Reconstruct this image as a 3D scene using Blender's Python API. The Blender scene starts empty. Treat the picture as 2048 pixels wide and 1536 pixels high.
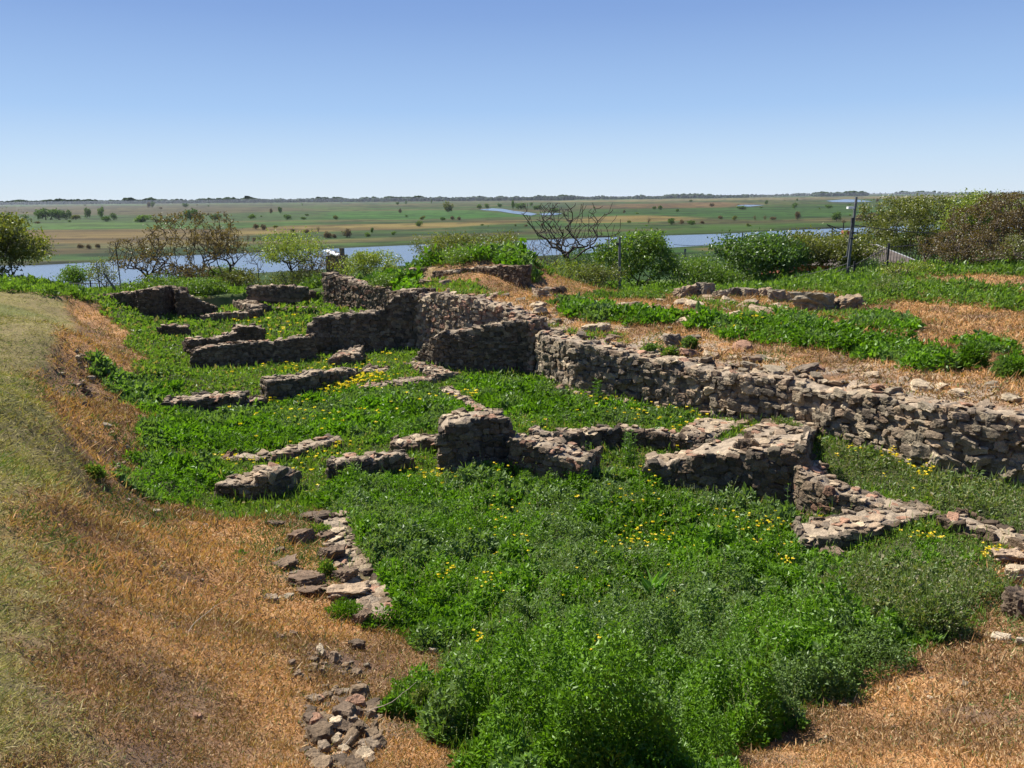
import bpy, math, random
import numpy as np
from mathutils import Matrix, Vector
random.seed(7); rng = np.random.default_rng(11)
S = bpy.context.scene
R_ = math.radians

# ------------------------------------------------------------------ camera, world, sun, exposure
FPX = 1600.0; PITCH = R_(13.17); ROLL = R_(0.64)
CAM = np.array([0.0, 0.0, 5.5])
vF = np.array([0, math.cos(PITCH), -math.sin(PITCH)])
_r0 = np.array([1.0, 0, 0]); _u0 = np.array([0, math.sin(PITCH), math.cos(PITCH)])
vU = _u0*math.cos(ROLL) + _r0*math.sin(ROLL)
vR = _r0*math.cos(ROLL) - _u0*math.sin(ROLL)
cd = bpy.data.cameras.new('camera'); cam = bpy.data.objects.new('camera', cd)
S.collection.objects.link(cam); S.camera = cam
cd.sensor_width = 36; cd.lens = 36*FPX/2048; cd.clip_start = 0.05; cd.clip_end = 60000
cam.matrix_world = Matrix(((vR[0], vU[0], -vF[0], CAM[0]), (vR[1], vU[1], -vF[1], CAM[1]),
                           (vR[2], vU[2], -vF[2], CAM[2]), (0, 0, 0, 1)))
SUN_EL = R_(50.0); SUN_DIR = np.array([-0.78, 0.625]); SUN_DIR = SUN_DIR/np.linalg.norm(SUN_DIR)
w = bpy.data.worlds.new('World'); S.world = w; w.use_nodes = True
nt = w.node_tree; bg = nt.nodes['Background']
sky = nt.nodes.new('ShaderNodeTexSky'); sky.sky_type = 'NISHITA'; sky.sun_disc = False
sky.sun_elevation = SUN_EL; sky.sun_rotation = math.atan2(SUN_DIR[0], SUN_DIR[1])
sky.altitude = 0; sky.air_density = 1.0; sky.dust_density = 0.3; sky.ozone_density = 3.0
sky_tc = nt.nodes.new('ShaderNodeTexCoord'); sky_sep = nt.nodes.new('ShaderNodeSeparateXYZ'); nt.links.new(sky_tc.outputs['Generated'], sky_sep.inputs[0])
sky_cr = nt.nodes.new('ShaderNodeValToRGB'); nt.links.new(sky_sep.outputs['Z'], sky_cr.inputs[0])
for _p, _c in ((0.0, (6.9, 8.1, 9.3)), (.04, (5.7, 7.4, 9.4)), (.10, (3.8, 5.8, 9.0)), (.20, (2.35, 3.9, 7.4)), (.35, (1.1, 2.3, 6.0)), (1.0, (.5, 1.2, 3.6))):
    _e = sky_cr.color_ramp.elements.new(_p) if _p not in (0.0, 1.0) else sky_cr.color_ramp.elements[0 if _p == 0.0 else -1]
    _e.position = _p; _e.color = tuple(v/10 for v in _c)+(1,)
sky_mul = nt.nodes.new('ShaderNodeVectorMath'); sky_mul.operation = 'SCALE'; sky_mul.inputs['Scale'].default_value = 10; nt.links.new(sky_cr.outputs[0], sky_mul.inputs[0])
sky_mix = nt.nodes.new('ShaderNodeMix'); sky_mix.data_type = 'RGBA'; sky_mix.inputs[0].default_value = .92
nt.links.new(sky.outputs[0], sky_mix.inputs[6]); nt.links.new(sky_mul.outputs[0], sky_mix.inputs[7])
nt.links.new(sky_mix.outputs[2], bg.inputs[0]); bg.inputs[1].default_value = 0.050
sl = bpy.data.lights.new('sun', 'SUN'); sl.energy = 5.0; sl.angle = R_(0.53); sl.color = (1, 0.95, 0.87)
so = bpy.data.objects.new('sun', sl); S.collection.objects.link(so)
sv = Vector((SUN_DIR[0]*math.cos(SUN_EL), SUN_DIR[1]*math.cos(SUN_EL), math.sin(SUN_EL)))
so.rotation_euler = sv.to_track_quat('Z', 'Y').to_euler(); so.location = (-30, 30, 60)
S.view_settings.view_transform = 'Standard'; S.view_settings.look = 'None'
S.view_settings.exposure = 1.02; S.view_settings.gamma = 1.0
S.render.resolution_x = 1024; S.render.resolution_y = 768
S.render.engine = 'CYCLES'
S.cycles.volume_bounces = 0; S.cycles.max_bounces = 6; S.cycles.transparent_max_bounces = 8

# ------------------------------------------------------------------ helpers
def at(px, py, z=0.0):
    """world point at height z seen at photograph pixel (2048 wide)"""
    d = vR*(px-1024)/FPX + vU*(768-py)/FPX + vF
    return CAM + d*((z-CAM[2])/d[2])
def zrow(x, y, py):
    k = (768-py)/FPX
    return CAM[2] + (k*(x*vF[0]+y*vF[1]) - (x*vU[0]+y*vU[1]))/(vU[2]-k*vF[2])
def prow(x, y, z):
    v = np.array([x, y, z])-CAM; k = v@vF
    return 1024+FPX*(v@vR)/k, 768-FPX*(v@vU)/k
def colx(px, Y):
    p = at(px, 560, 0); return p[0]/p[1]*Y

def _h(ix, iy, s):
    n = (ix.astype(np.int64)*374761393 + iy.astype(np.int64)*668265263 + s*2147483647) & 0xffffffff
    n = ((n ^ (n >> 13))*1274126177) & 0xffffffff
    return ((n ^ (n >> 16)) & 0xffff)/65535.0
def vnoise(x, y, s=0):
    x = np.asarray(x, float); y = np.asarray(y, float)
    ix = np.floor(x); iy = np.floor(y); fx = x-ix; fy = y-iy
    fx = fx*fx*(3-2*fx); fy = fy*fy*(3-2*fy)
    a = _h(ix, iy, s); b = _h(ix+1, iy, s); c = _h(ix, iy+1, s); d = _h(ix+1, iy+1, s)
    return (a*(1-fx)+b*fx)*(1-fy) + (c*(1-fx)+d*fx)*fy
def fbm(x, y, s=0, o=4):
    v = 0; a = 0.5; t = 0
    for i in range(o):
        v = v + a*vnoise(x*2**i, y*2**i, s+i*17); t += a; a *= 0.5
    return v/t
def worley(x, y, s=0):
    ix = np.floor(x); iy = np.floor(y); best = np.full(np.shape(x), 9.0); idv = np.zeros(np.shape(x))
    for dx in (-1, 0, 1):
        for dy in (-1, 0, 1):
            cx = ix+dx; cy = iy+dy
            px = cx+_h(cx, cy, s+1); py = cy+_h(cx, cy, s+2)
            d = np.hypot(px-x, py-y); m = d < best
            best = np.where(m, d, best); idv = np.where(m, _h(cx, cy, s+3), idv)
    return best, idv
def sstep(a, b, x):
    t = np.clip((x-a)/(b-a), 0, 1); return t*t*(3-2*t)
def polysd(x, y, P):
    """signed distance, positive inside polygon P"""
    x = np.asarray(x, float); y = np.asarray(y, float)
    d = np.full(x.shape, 1e18); ins = np.zeros(x.shape, bool); n = len(P)
    for i in range(n):
        ax, ay = P[i][0], P[i][1]; bx, by = P[(i+1) % n][0], P[(i+1) % n][1]
        ex, ey = bx-ax, by-ay; wx, wy = x-ax, y-ay
        t = np.clip((wx*ex+wy*ey)/(ex*ex+ey*ey+1e-12), 0, 1)
        d = np.minimum(d, (wx-ex*t)**2+(wy-ey*t)**2)
        c = ((ay <= y) & (by > y)) | ((by <= y) & (ay > y))
        xi = ax + (y-ay)/(ey if abs(ey) > 1e-12 else 1e-12)*ex
        ins ^= c & (x < xi)
    d = np.sqrt(d); return np.where(ins, d, -d)

def bb(x, y, P, pad=1.0):
    A = np.array(P)[:, :2]; lo = A.min(0)-pad; hi = A.max(0)+pad
    return (x > lo[0]) & (x < hi[0]) & (y > lo[1]) & (y < hi[1])
def sdm(x, y, P, pad=1.0):
    """signed distance evaluated only near the polygon (else -pad)"""
    out = np.full(np.shape(x), -float(pad)); m = bb(x, y, P, pad)
    if m.any(): out[m] = np.maximum(polysd(x[m], y[m], P), -pad)
    return out

def tag(o, label=None, cat=None, group=None, kind=None):
    if label: o['label'] = label
    if cat: o['category'] = cat
    if group: o['group'] = group
    if kind: o['kind'] = kind
    return o
def link(name, me, mat=None, parent=None, loc=None):
    o = bpy.data.objects.new(name, me); S.collection.objects.link(o)
    if mat is not None and me is not None and len(me.materials) == 0: me.materials.append(mat)
    if parent is not None: o.parent = parent
    if loc is not None: o.location = loc
    return o
def empty(name, loc, rz=0.0):
    o = bpy.data.objects.new(name, None); S.collection.objects.link(o); o.location = loc
    o.rotation_euler = (0, 0, rz); o.empty_display_size = 0.2
    return o
def copy_tree(o, parent=None):
    c = o.copy(); S.collection.objects.link(c)
    if parent is not None: c.parent = parent
    for ch in [q for q in bpy.data.objects if q.parent == o]: copy_tree(ch, c)
    return c

def npmesh(name, V, F, col=None, smooth=False):
    """V (n,3); F (m,k) same-size faces; col per vertex (n,3)"""
    me = bpy.data.meshes.new(name); n = len(V); m, k = F.shape
    me.vertices.add(n); me.vertices.foreach_set('co', np.ascontiguousarray(V, np.float32).ravel())
    me.loops.add(m*k); me.loops.foreach_set('vertex_index', np.ascontiguousarray(F, np.int32).ravel())
    me.polygons.add(m); me.polygons.foreach_set('loop_start', np.arange(0, m*k, k, dtype=np.int32))
    me.polygons.foreach_set('loop_total', np.full(m, k, np.int32))
    me.polygons.foreach_set('use_smooth', np.full(m, smooth, bool))
    me.update(calc_edges=True)
    if col is not None:
        a = me.attributes.new('col', 'FLOAT_COLOR', 'POINT')
        c = np.ones((n, 4), np.float32); c[:, :3] = col
        a.data.foreach_set('color', c.ravel())
    return me
class MB:
    """collects boxes, tubes and polygons as one mesh"""
    def __init__(s): s.v = []; s.f = []
    def box(s, c, d, rz=0.0, ax=None):
        c = np.array(c, float); h = np.array(d, float)/2
        M = np.array([[math.cos(rz), -math.sin(rz), 0], [math.sin(rz), math.cos(rz), 0], [0, 0, 1]]) if ax is None else np.array(ax).T
        b = len(s.v)
        for sx in (-1, 1):
            for sy in (-1, 1):
                for sz in (-1, 1): s.v.append(c+M@(h*np.array([sx, sy, sz])))
        for q in ((0, 1, 3, 2), (4, 6, 7, 5), (0, 4, 5, 1), (2, 3, 7, 6), (0, 2, 6, 4), (1, 5, 7, 3)): s.f.append([b+i for i in q])
        return s
    def tube(s, a, b, r0, r1=None, n=6):
        a = np.array(a, float); b = np.array(b, float); r1 = r0 if r1 is None else r1
        d = b-a; L = np.linalg.norm(d)
        if L < 1e-9: return s
        d /= L; u = np.cross(d, (0, 0, 1) if abs(d[2]) < .9 else (1, 0, 0)); u /= np.linalg.norm(u); v = np.cross(d, u)
        k = len(s.v)
        for p, r in ((a, r0), (b, r1)):
            for i in range(n):
                t = 2*math.pi*i/n; s.v.append(p+(u*math.cos(t)+v*math.sin(t))*r)
        for i in range(n): j = (i+1) % n; s.f.append([k+i, k+j, k+n+j, k+n+i])
        s.f.append([k+i for i in range(n)][::-1]); s.f.append([k+n+i for i in range(n)])
        return s
    def poly(s, pts):
        k = len(s.v); s.v += [np.array(p, float) for p in pts]; s.f.append(list(range(k, k+len(pts)))); return s
    def build(s, name, mat, parent=None, loc=None, smooth=False):
        me = bpy.data.meshes.new(name); me.from_pydata([tuple(map(float, p)) for p in s.v], [], s.f)
        if smooth:
            for p in me.polygons: p.use_smooth = True
        me.update(); return link(name, me, mat, parent, loc)

# ------------------------------------------------------------------ materials
def mat_base(name):
    m = bpy.data.materials.new(name); m.use_nodes = True; t = m.node_tree
    return m, t, t.nodes['Principled BSDF'], t.nodes, t.links
def attr_mat(name, rough=0.9, spec=0.15, nscale=8.0, lo=0.6, hi=1.35, bump=0.6, bdist=0.02, bscale=30.0, fine=60.0):
    m, t, b, N, L = mat_base(name)
    a = N.new('ShaderNodeAttribute'); a.attribute_name = 'col'
    g = N.new('ShaderNodeNewGeometry')
    n1 = N.new('ShaderNodeTexNoise'); n1.inputs['Scale'].default_value = nscale; n1.inputs['Detail'].default_value = 8; n1.inputs['Roughness'].default_value = .7
    L.new(g.outputs['Position'], n1.inputs['Vector'])
    mr = N.new('ShaderNodeMapRange'); mr.inputs[1].default_value = .3; mr.inputs[2].default_value = .7; mr.inputs[3].default_value = lo; mr.inputs[4].default_value = hi
    L.new(n1.outputs[0], mr.inputs[0])
    n3 = N.new('ShaderNodeTexNoise'); n3.inputs['Scale'].default_value = fine; n3.inputs['Detail'].default_value = 4
    L.new(g.outputs['Position'], n3.inputs['Vector'])
    mr2 = N.new('ShaderNodeMapRange'); mr2.inputs[1].default_value = .35; mr2.inputs[2].default_value = .65; mr2.inputs[3].default_value = .75; mr2.inputs[4].default_value = 1.25
    L.new(n3.outputs[0], mr2.inputs[0])
    mm = N.new('ShaderNodeMath'); mm.operation = 'MULTIPLY'; L.new(mr.outputs[0], mm.inputs[0]); L.new(mr2.outputs[0], mm.inputs[1])
    vm = N.new('ShaderNodeVectorMath'); vm.operation = 'SCALE'; L.new(a.outputs['Color'], vm.inputs[0]); L.new(mm.outputs[0], vm.inputs['Scale'])
    L.new(vm.outputs[0], b.inputs['Base Color'])
    b.inputs['Roughness'].default_value = rough; b.inputs['Specular IOR Level'].default_value = spec
    if bump:
        n2 = N.new('ShaderNodeTexNoise'); n2.inputs['Scale'].default_value = bscale; n2.inputs['Detail'].default_value = 6; n2.inputs['Roughness'].default_value = .65
        L.new(g.outputs['Position'], n2.inputs['Vector'])
        bp = N.new('ShaderNodeBump'); bp.inputs['Strength'].default_value = bump; bp.inputs['Distance'].default_value = bdist
        L.new(n2.outputs[0], bp.inputs['Height']); L.new(bp.outputs[0], b.inputs['Normal'])
    return m
def leaf_mat(name, trans=0.35, gloss=0.06, rough=0.4):
    m, t, b, N, L = mat_base(name); N.remove(b)
    out = N['Material Output']
    a = N.new('ShaderNodeAttribute'); a.attribute_name = 'col'
    d = N.new('ShaderNodeBsdfDiffuse'); tr = N.new('ShaderNodeBsdfTranslucent'); gl = N.new('ShaderNodeBsdfGlossy')
    gl.inputs['Roughness'].default_value = rough; gl.inputs['Color'].default_value = (.9, .95, .9, 1)
    L.new(a.outputs['Color'], d.inputs[0])
    mu = N.new('ShaderNodeVectorMath'); mu.operation = 'MULTIPLY'; mu.inputs[1].default_value = (1.35, 1.5, .5); L.new(a.outputs['Color'], mu.inputs[0])
    L.new(mu.outputs[0], tr.inputs[0])
    m1 = N.new('ShaderNodeMixShader'); m1.inputs[0].default_value = trans; L.new(d.outputs[0], m1.inputs[1]); L.new(tr.outputs[0], m1.inputs[2])
    m2 = N.new('ShaderNodeMixShader'); m2.inputs[0].default_value = gloss; L.new(m1.outputs[0], m2.inputs[1]); L.new(gl.outputs[0], m2.inputs[2])
    L.new(m2.outputs[0], out.inputs['Surface'])
    return m
def plain(name, col, rough=0.7, metal=0.0, spec=0.3, var=0.25, scale=6.0, bump=0.0):
    m, t, b, N, L = mat_base(name)
    g = N.new('ShaderNodeTexCoord')
    n1 = N.new('ShaderNodeTexNoise'); n1.inputs['Scale'].default_value = scale; n1.inputs['Detail'].default_value = 6
    L.new(g.outputs['Object'], n1.inputs['Vector'])
    cr = N.new('ShaderNodeValToRGB'); cr.color_ramp.elements[0].position = .3; cr.color_ramp.elements[1].position = .7
    cr.color_ramp.elements[0].color = tuple(c*(1-var) for c in col)+(1,); cr.color_ramp.elements[1].color = tuple(min(1, c*(1+var)) for c in col)+(1,)
    L.new(n1.outputs[0], cr.inputs[0]); L.new(cr.outputs[0], b.inputs['Base Color'])
    b.inputs['Roughness'].default_value = rough; b.inputs['Metallic'].default_value = metal; b.inputs['Specular IOR Level'].default_value = spec
    if bump:
        bp = N.new('ShaderNodeBump'); bp.inputs['Strength'].default_value = bump; bp.inputs['Distance'].default_value = .03
        L.new(n1.outputs[0], bp.inputs['Height']); L.new(bp.outputs[0], b.inputs['Normal'])
    return m
M = {}
M['ground'] = attr_mat('ground_soil', .95, .1, 2.2, .72, 1.25, .8, .035, 14, 45)
M['stone'] = attr_mat('rubble_stone', .9, .15, 6.5, .5, 1.45, .9, .03, 22, 70)
M['mortar'] = attr_mat('earth_mortar', .95, .05, 7, .55, 1.3, 1.0, .05, 25, 60)
M['leaf'] = leaf_mat('leaf', .36, .018, .45)
M['tree_leaf'] = leaf_mat('tree_leaf', .35, .04, .45)
M['dry'] = leaf_mat('dry_grass', .18, .01, .6)
M['far_leaf'] = leaf_mat('far_leaf', .15, .0, .6)
M['petal'] = leaf_mat('petal', .3, .02, .5)
M['bark'] = plain('bark', (.045, .034, .027), .95, bump=.5, scale=9)
M['pale_bark'] = plain('pale_bark', (.15, .12, .10), .9, bump=.5, scale=9)
M['pole'] = plain('concrete_pole', (.12, .125, .125), .85)
M['darkmetal'] = plain('dark_metal', (.025, .025, .028), .6)
M['white'] = plain('white_paint', (.75, .75, .74), .6, var=.08)
M['ridge'] = plain('ridge_metal', (.42, .42, .42), .6)
M['slate'] = plain('grey_roofing', (.13, .105, .085), .9, scale=2)
M['brick'] = plain('brick', (.28, .10, .06), .9, scale=12)
M['glass'] = plain('window_glass', (.03, .035, .04), .15, spec=.6)
M['hut'] = plain('hut_boards', (.09, .08, .07), .9)
M['twig'] = plain('dry_twig', (.42, .34, .25), .9)

def water_mat():
    m, t, b, N, L = mat_base('river_water')
    b.inputs['Base Color'].default_value = (.075, .10, .13, 1); b.inputs['Roughness'].default_value = .22; b.inputs['Specular IOR Level'].default_value = .5
    g = N.new('ShaderNodeNewGeometry'); mp = N.new('ShaderNodeMapping'); mp.inputs['Scale'].default_value = (.25, .9, 1)
    L.new(g.outputs['Position'], mp.inputs[0]); n = N.new('ShaderNodeTexNoise'); n.inputs['Scale'].default_value = 1.2; n.inputs['Detail'].default_value = 5
    L.new(mp.outputs[0], n.inputs['Vector']); bp = N.new('ShaderNodeBump'); bp.inputs['Strength'].default_value = .35; bp.inputs['Distance'].default_value = .12
    L.new(n.outputs[0], bp.inputs['Height']); L.new(bp.outputs[0], b.inputs['Normal'])
    return m
M['water'] = water_mat()

# ------------------------------------------------------------------ terrain height
def tps_fit(P, lam=0.02):
    P = np.array(P, float); n = len(P); X = P[:, :2]
    d2 = ((X[:, None]-X[None])**2).sum(-1); K = np.where(d2 > 0, .5*d2*np.log(d2+1e-12), 0)+lam*np.eye(n)
    A = np.zeros((n+3, n+3)); A[:n, :n] = K; A[:n, n] = 1; A[:n, n+1:] = X; A[n, :n] = 1; A[n+1:, :n] = X.T
    c = np.linalg.solve(A, np.r_[P[:, 2], 0, 0, 0]); return X, c
def tps_eval(T, x, y):
    X, c = T; out = c[-3]+c[-2]*x+c[-1]*y
    for i in range(len(X)):
        d2 = (x-X[i, 0])**2+(y-X[i, 1])**2
        out = out + c[i]*.5*d2*np.log(d2+1e-12)
    return out
def wp(l): return [tuple(at(a, b, z)) for a, b, z in l]
pitc = wp([(0, 1536, 3.2), (0, 1300, 3.0), (0, 1100, 2.72), (0, 900, 2.42), (0, 750, 2.22), (0, 650, 2.1), (0, 577, 1.85), (110, 580, 1.6), (110, 650, 1.85),
           (60, 760, 2.1), (130, 850, 1.98), (120, 1000, 2.42), (100, 1200, 2.78), (250, 1400, 2.7), (300, 1536, 2.8), (150, 690, 1.5),
           (230, 640, .4), (300, 660, 0), (300, 735, 0), (240, 760, .5), (310, 830, .05), (220, 820, .85), (250, 900, .65), (180, 900, 1.45), (270, 985, .45), (200, 1000, 1.5),
           (420, 1035, .45), (560, 1045, .45), (650, 1045, .3), (400, 1200, 1.45), (560, 1300, 1.55), (680, 1440, 1.9), (350, 1430, 2.35), (480, 1090, .75),
           (900, 1420, 1.45), (740, 1240, .8), (620, 1150, .75), (950, 1250, .75),
           (1400, 1500, 1.35), (1900, 1450, 1.35), (2048, 1536, 1.95), (1500, 1536, 1.65), (1000, 1536, 1.95), (1750, 1350, .85), (1850, 1290, .7), (2000, 1290, .8),
           (1400, 1250, .5), (1000, 1100, .3), (1300, 1080, .1), (1000, 990, -.05), (1600, 1150, .25), (1850, 1180, .45), (1950, 1130, .5),
           (760, 1000, 0), (900, 970, 0), (700, 850, 0), (1200, 820, 0), (1000, 770, 0), (600, 760, 0), (500, 900, .05), (420, 760, 0), (600, 650, 0), (450, 640, 0), (1100, 900, -.05), (1250, 960, -.05), (1450, 1000, -.1), (1540, 1015, -.15), (1640, 1040, 0),
           (1150, 800, .1), (1430, 838, .2), (1640, 885, .3), (1800, 945, .3), (1900, 975, .3), (2048, 1000, .35), (1860, 1010, .5), (750, 720, 0), (850, 700, 0), (330, 640, 0), (400, 920, .15), (350, 960, .3)])
pitc += [(-8, 0, 4.0), (0, 0, 3.9), (0, -6, 4.2), (9, 0, 3.4), (-9, -7, 4.2), (9, -7, 3.8), (-20, 10, 2.6), (-28, 35, 2.3), (-22, 44, .6), (-14, 48, .2), (-40, 20, 3.0), (9.5, 8, 1.4), (6.2, 7.6, .95), (14, 6, 1.7), (12, 10, .6)]
TPIT = tps_fit(pitc, .01)
plc = [(12, 7, 1.75), (9.6, 13.5, 1.68), (5.6, 19.2, 1.38), (1.4, 24.8, 1.45), (3.5, 21.2, 1.38), (7.5, 17, 1.5), (-3, 29.4, 2.0), (-5.2, 37, 1.5), (-9.4, 42.5, .9), (-14, 43, .65), (-18, 41, .7), (-24, 44, .5),
       (-3.4, 35.8, 1.95), (.4, 32.4, 1.95), (-3.2, 37.6, 2.75), (-1.2, 36.2, 3.0), (.6, 34.6, 2.6), (-1.5, 39.5, 2.2), (3.0, 35, 1.5), (1.5, 28, 1.75)] + wp([(1392, 590, 1.6), (1720, 620, 1.6), (2040, 720, 1.75), (2040, 605, 1.85), (1300, 640, 1.6), (1600, 680, 1.6), (1200, 600, 1.6), (1850, 555, 2.1), (1700, 580, 1.5), (1960, 550, 2.2)]) + [(20, 14, 2.0), (30, 25, 2.2), (-8, 47, .4), (3, 42, .7), (15, 44, .9), (30, 42, 2.0)]
TPL = tps_fit(plc, .02)
PLATEAU = [(30, -6), (13.6, 5.5), (10.2, 11.1), (9.05, 13.2), (7.95, 14.5), (6.85, 17.0), (5.15, 19.0), (3.6, 20.9), (.85, 24.6), (-3.3, 29.1), (-5.9, 37.1), (-9.8, 41.8), (-13.5, 42.4), (-14.6, 41.2), (-18, 38.9), (-21.6, 40.3), (-40, 48), (-100, 60), (-100, 400), (400, 400), (400, -6)]
RIVER_N = [(-400, 150)] + [tuple(at(a, b, -15)[:2]) for a, b in ((70, 580), (180, 572), (400, 552), (620, 538), (850, 528), (1050, 512), (1200, 503), (1345, 494), (1440, 488), (1560, 478), (1700, 470), (1900, 459))] + [(520, 500)]
RIVER_F = [(520, 620)] + [tuple(at(a, b, -15)[:2]) for a, b in ((1900, 447), (1740, 453), (1600, 458), (1440, 466), (1240, 472), (1100, 477), (960, 482), (800, 489), (640, 496), (480, 504), (330, 510), (200, 521), (70, 528))] + [(-420, 280)]
RIVER = RIVER_N + RIVER_F
RIM = None
def height(x, y):
    x = np.asarray(x, float); y = np.asarray(y, float); shp = x.shape; x = x.ravel(); y = y.ravel()
    z = np.full(x.shape, -15.0)
    nr = y < 90
    if nr.any():
        X = x[nr]; Y = y[nr]
        a = tps_eval(TPIT, np.clip(X, -45, 18), np.clip(Y, -8, 50)); b = tps_eval(TPL, np.clip(X, -40, 45), np.clip(Y, 4, 52))
        m = sstep(0.02, 0.5, polysd(X, Y, PLATEAU))
        z0 = a*(1-m)+b*m
        z0 = z0 + (fbm(X*1.1, Y*1.1, 5)-.5)*.16 + (fbm(X*4, Y*4, 9, 3)-.5)*.05
        if RIM is not None:      # little eroded scarp below the mown crest
            q = sdm(X, Y, RIM, 3.5); e = vnoise(X*.9, Y*.9, 88)
            z0 = z0 - (.06+.24*e)*sstep(.1, -.35, q)*sstep(-3.2, -.8, q)*sstep(6, 10, Y)
        z[nr] = z0
    md = ~nr & (y < 200); z[md] = 1.0
    crest = 43 - 4*sstep(8, 20, x) + 2*np.sin(x*.15)
    hill = 1.5 + 1.1*sstep(8, 18, x) - (y-crest)*.155 - np.clip(y-crest-2, 0, 20)*.04 + (fbm(x*.12, y*.12, 3)-.5)*1.0
    z = np.where(y > crest-8, np.minimum(z, hill), z)
    z = np.maximum(z, -15+(fbm(x*.03, y*.03, 4)-.5)*.5)
    rv = (y > 100) & (y < 800)
    if rv.any():
        s = polysd(x[rv], y[rv], RIVER); z[rv] = z[rv] - 1.6*sstep(-3, 4, s)
    return z.reshape(shp)
def hit(px, py):
    """first point of the terrain along the pixel's ray"""
    d = vR*(px-1024)/FPX + vU*(768-py)/FPX + vF
    t = np.concatenate([np.arange(1.5, 60, .05), np.arange(60, 700, .5)])
    P = CAM[None]+d[None]*t[:, None]; h = height(P[:, 0], P[:, 1]); k = np.argmax(P[:, 2] < h)
    return np.array([P[k, 0], P[k, 1], h[k]])
def hits(l): return [tuple(hit(a, b)[:2]) for a, b in l]
def gz(x, y): return float(height(np.array([x]), np.array([y]))[0])

# ------------------------------------------------------------------ zones on the ground
MOWN = [(-60, -8), (-3.0, -8), (-1.6, 0)] + hits([(150, 1536), (125, 1400), (65, 1230), (50, 1080), (110, 1000), (150, 930), (115, 850), (62, 760), (110, 700), (155, 650), (125, 592), (0, 578)]) + [(-60, 40)]
RIM = list(MOWN)
edgeR = [(x+.05, y+.05) for x, y in PLATEAU[2:16]]
PITG = hits([(215, 637), (262, 662), (250, 690), (300, 722), (262, 752), (205, 738), (228, 790), (298, 830), (308, 852), (262, 890), (248, 930), (268, 985), (330, 1003), (420, 1035), (560, 1038), (640, 1032), (668, 1062), (705, 1130), (738, 1200), (748, 1262), (850, 1300), (880, 1340),
              (830, 1440), (880, 1490), (905, 1536), (1430, 1536), (1500, 1480), (1755, 1400), (1750, 1340), (1900, 1300), (1985, 1262), (1975, 1150), (1998, 1110), (2048, 1090)]) + edgeR
SOIL = [hits(p) for p in ([(80, 740), (120, 730), (190, 770), (260, 830), (180, 800), (110, 790)], [(330, 1380), (420, 1370), (440, 1450), (340, 1470), (290, 1430)], [(150, 650), (180, 655), (215, 685), (205, 700), (160, 670)],
        [(190, 900), (250, 915), (265, 945), (215, 935)], [(590, 1400), (770, 1380), (790, 1536), (620, 1536)], [(10, 1280), (90, 1290), (150, 1420), (60, 1450)], [(230, 1500), (330, 1480), (420, 1536), (250, 1536)], [(600, 1290), (760, 1270), (800, 1340), (640, 1350)])]
def plain_poly(l): return [tuple(at(a, b, -15)[:2]) for a, b in l]
FIELDS = [  # meadow and reed bands of the valley floor (polygon, colour)
 ([(-80, 461), (300, 458), (450, 459), (480, 470), (450, 484), (-80, 487)], (.23, .135, .07)),
 ([(450, 459), (620, 450), (850, 446), (1050, 440), (1050, 447), (850, 457), (620, 465), (470, 472)], (.30, .19, .09)),
 ([(1130, 439), (1220, 431), (1300, 430), (1420, 436), (1300, 443), (1150, 447)], (.30, .19, .09)),
 ([(-100, 414), (330, 411), (560, 413), (640, 420), (300, 433), (150, 430), (-100, 428)], (.13, .095, .065)),
 ([(1150, 411), (1450, 404), (1520, 410), (1400, 417), (1180, 421)], (.22, .12, .075)),
 ([(1000, 404), (1300, 398.5), (1650, 394), (2150, 387), (2150, 396), (1700, 398), (1200, 404)], (.28, .20, .12)),
 ([(40, 501), (180, 498), (210, 506), (60, 513)], (.20, .13, .07)),
 ([(620, 480), (800, 471), (1000, 463), (1000, 468), (800, 478), (640, 487)], (.20, .16, .07)),
 ([(1700, 413), (1850, 408), (2150, 404), (2150, 413), (1700, 421)], (.22, .14, .09)),
 ([(-80, 440), (100, 438), (400, 446), (620, 442), (600, 452), (300, 457), (-80, 458)], (.085, .15, .035)),
 ([(640, 425), (960, 420), (1060, 433), (940, 437), (800, 440), (640, 440)], (.06, .15, .03)),
 ([(1150, 418), (1500, 414), (1900, 409), (1900, 425), (1500, 440), (1300, 430), (1150, 432)], (.055, .115, .03)),
 ([(600, 492), (850, 478), (1240, 462), (1740, 442), (1740, 449), (1240, 469), (850, 486), (620, 500)], (.075, .13, .03)),
 ([(1400, 497), (1500, 488), (1600, 492), (1600, 502), (1400, 503)], (.24, .15, .08)),
 ([(1000, 412), (1150, 408), (1150, 416), (1000, 418)], (.05, .08, .035)),
 ([(0, 430), (300, 432), (640, 424), (640, 438), (300, 446), (0, 442)], (.07, .115, .04)),
 ([(620, 472), (900, 462), (1050, 456), (1050, 463), (900, 470), (640, 480)], (.045, .09, .03)),
]
FIELDS = [(plain_poly(p), np.array(c)) for p, c in FIELDS]
def mixc(a, b, t): return a*(1-t[..., None]) + np.asarray(b)*t[..., None]
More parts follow.
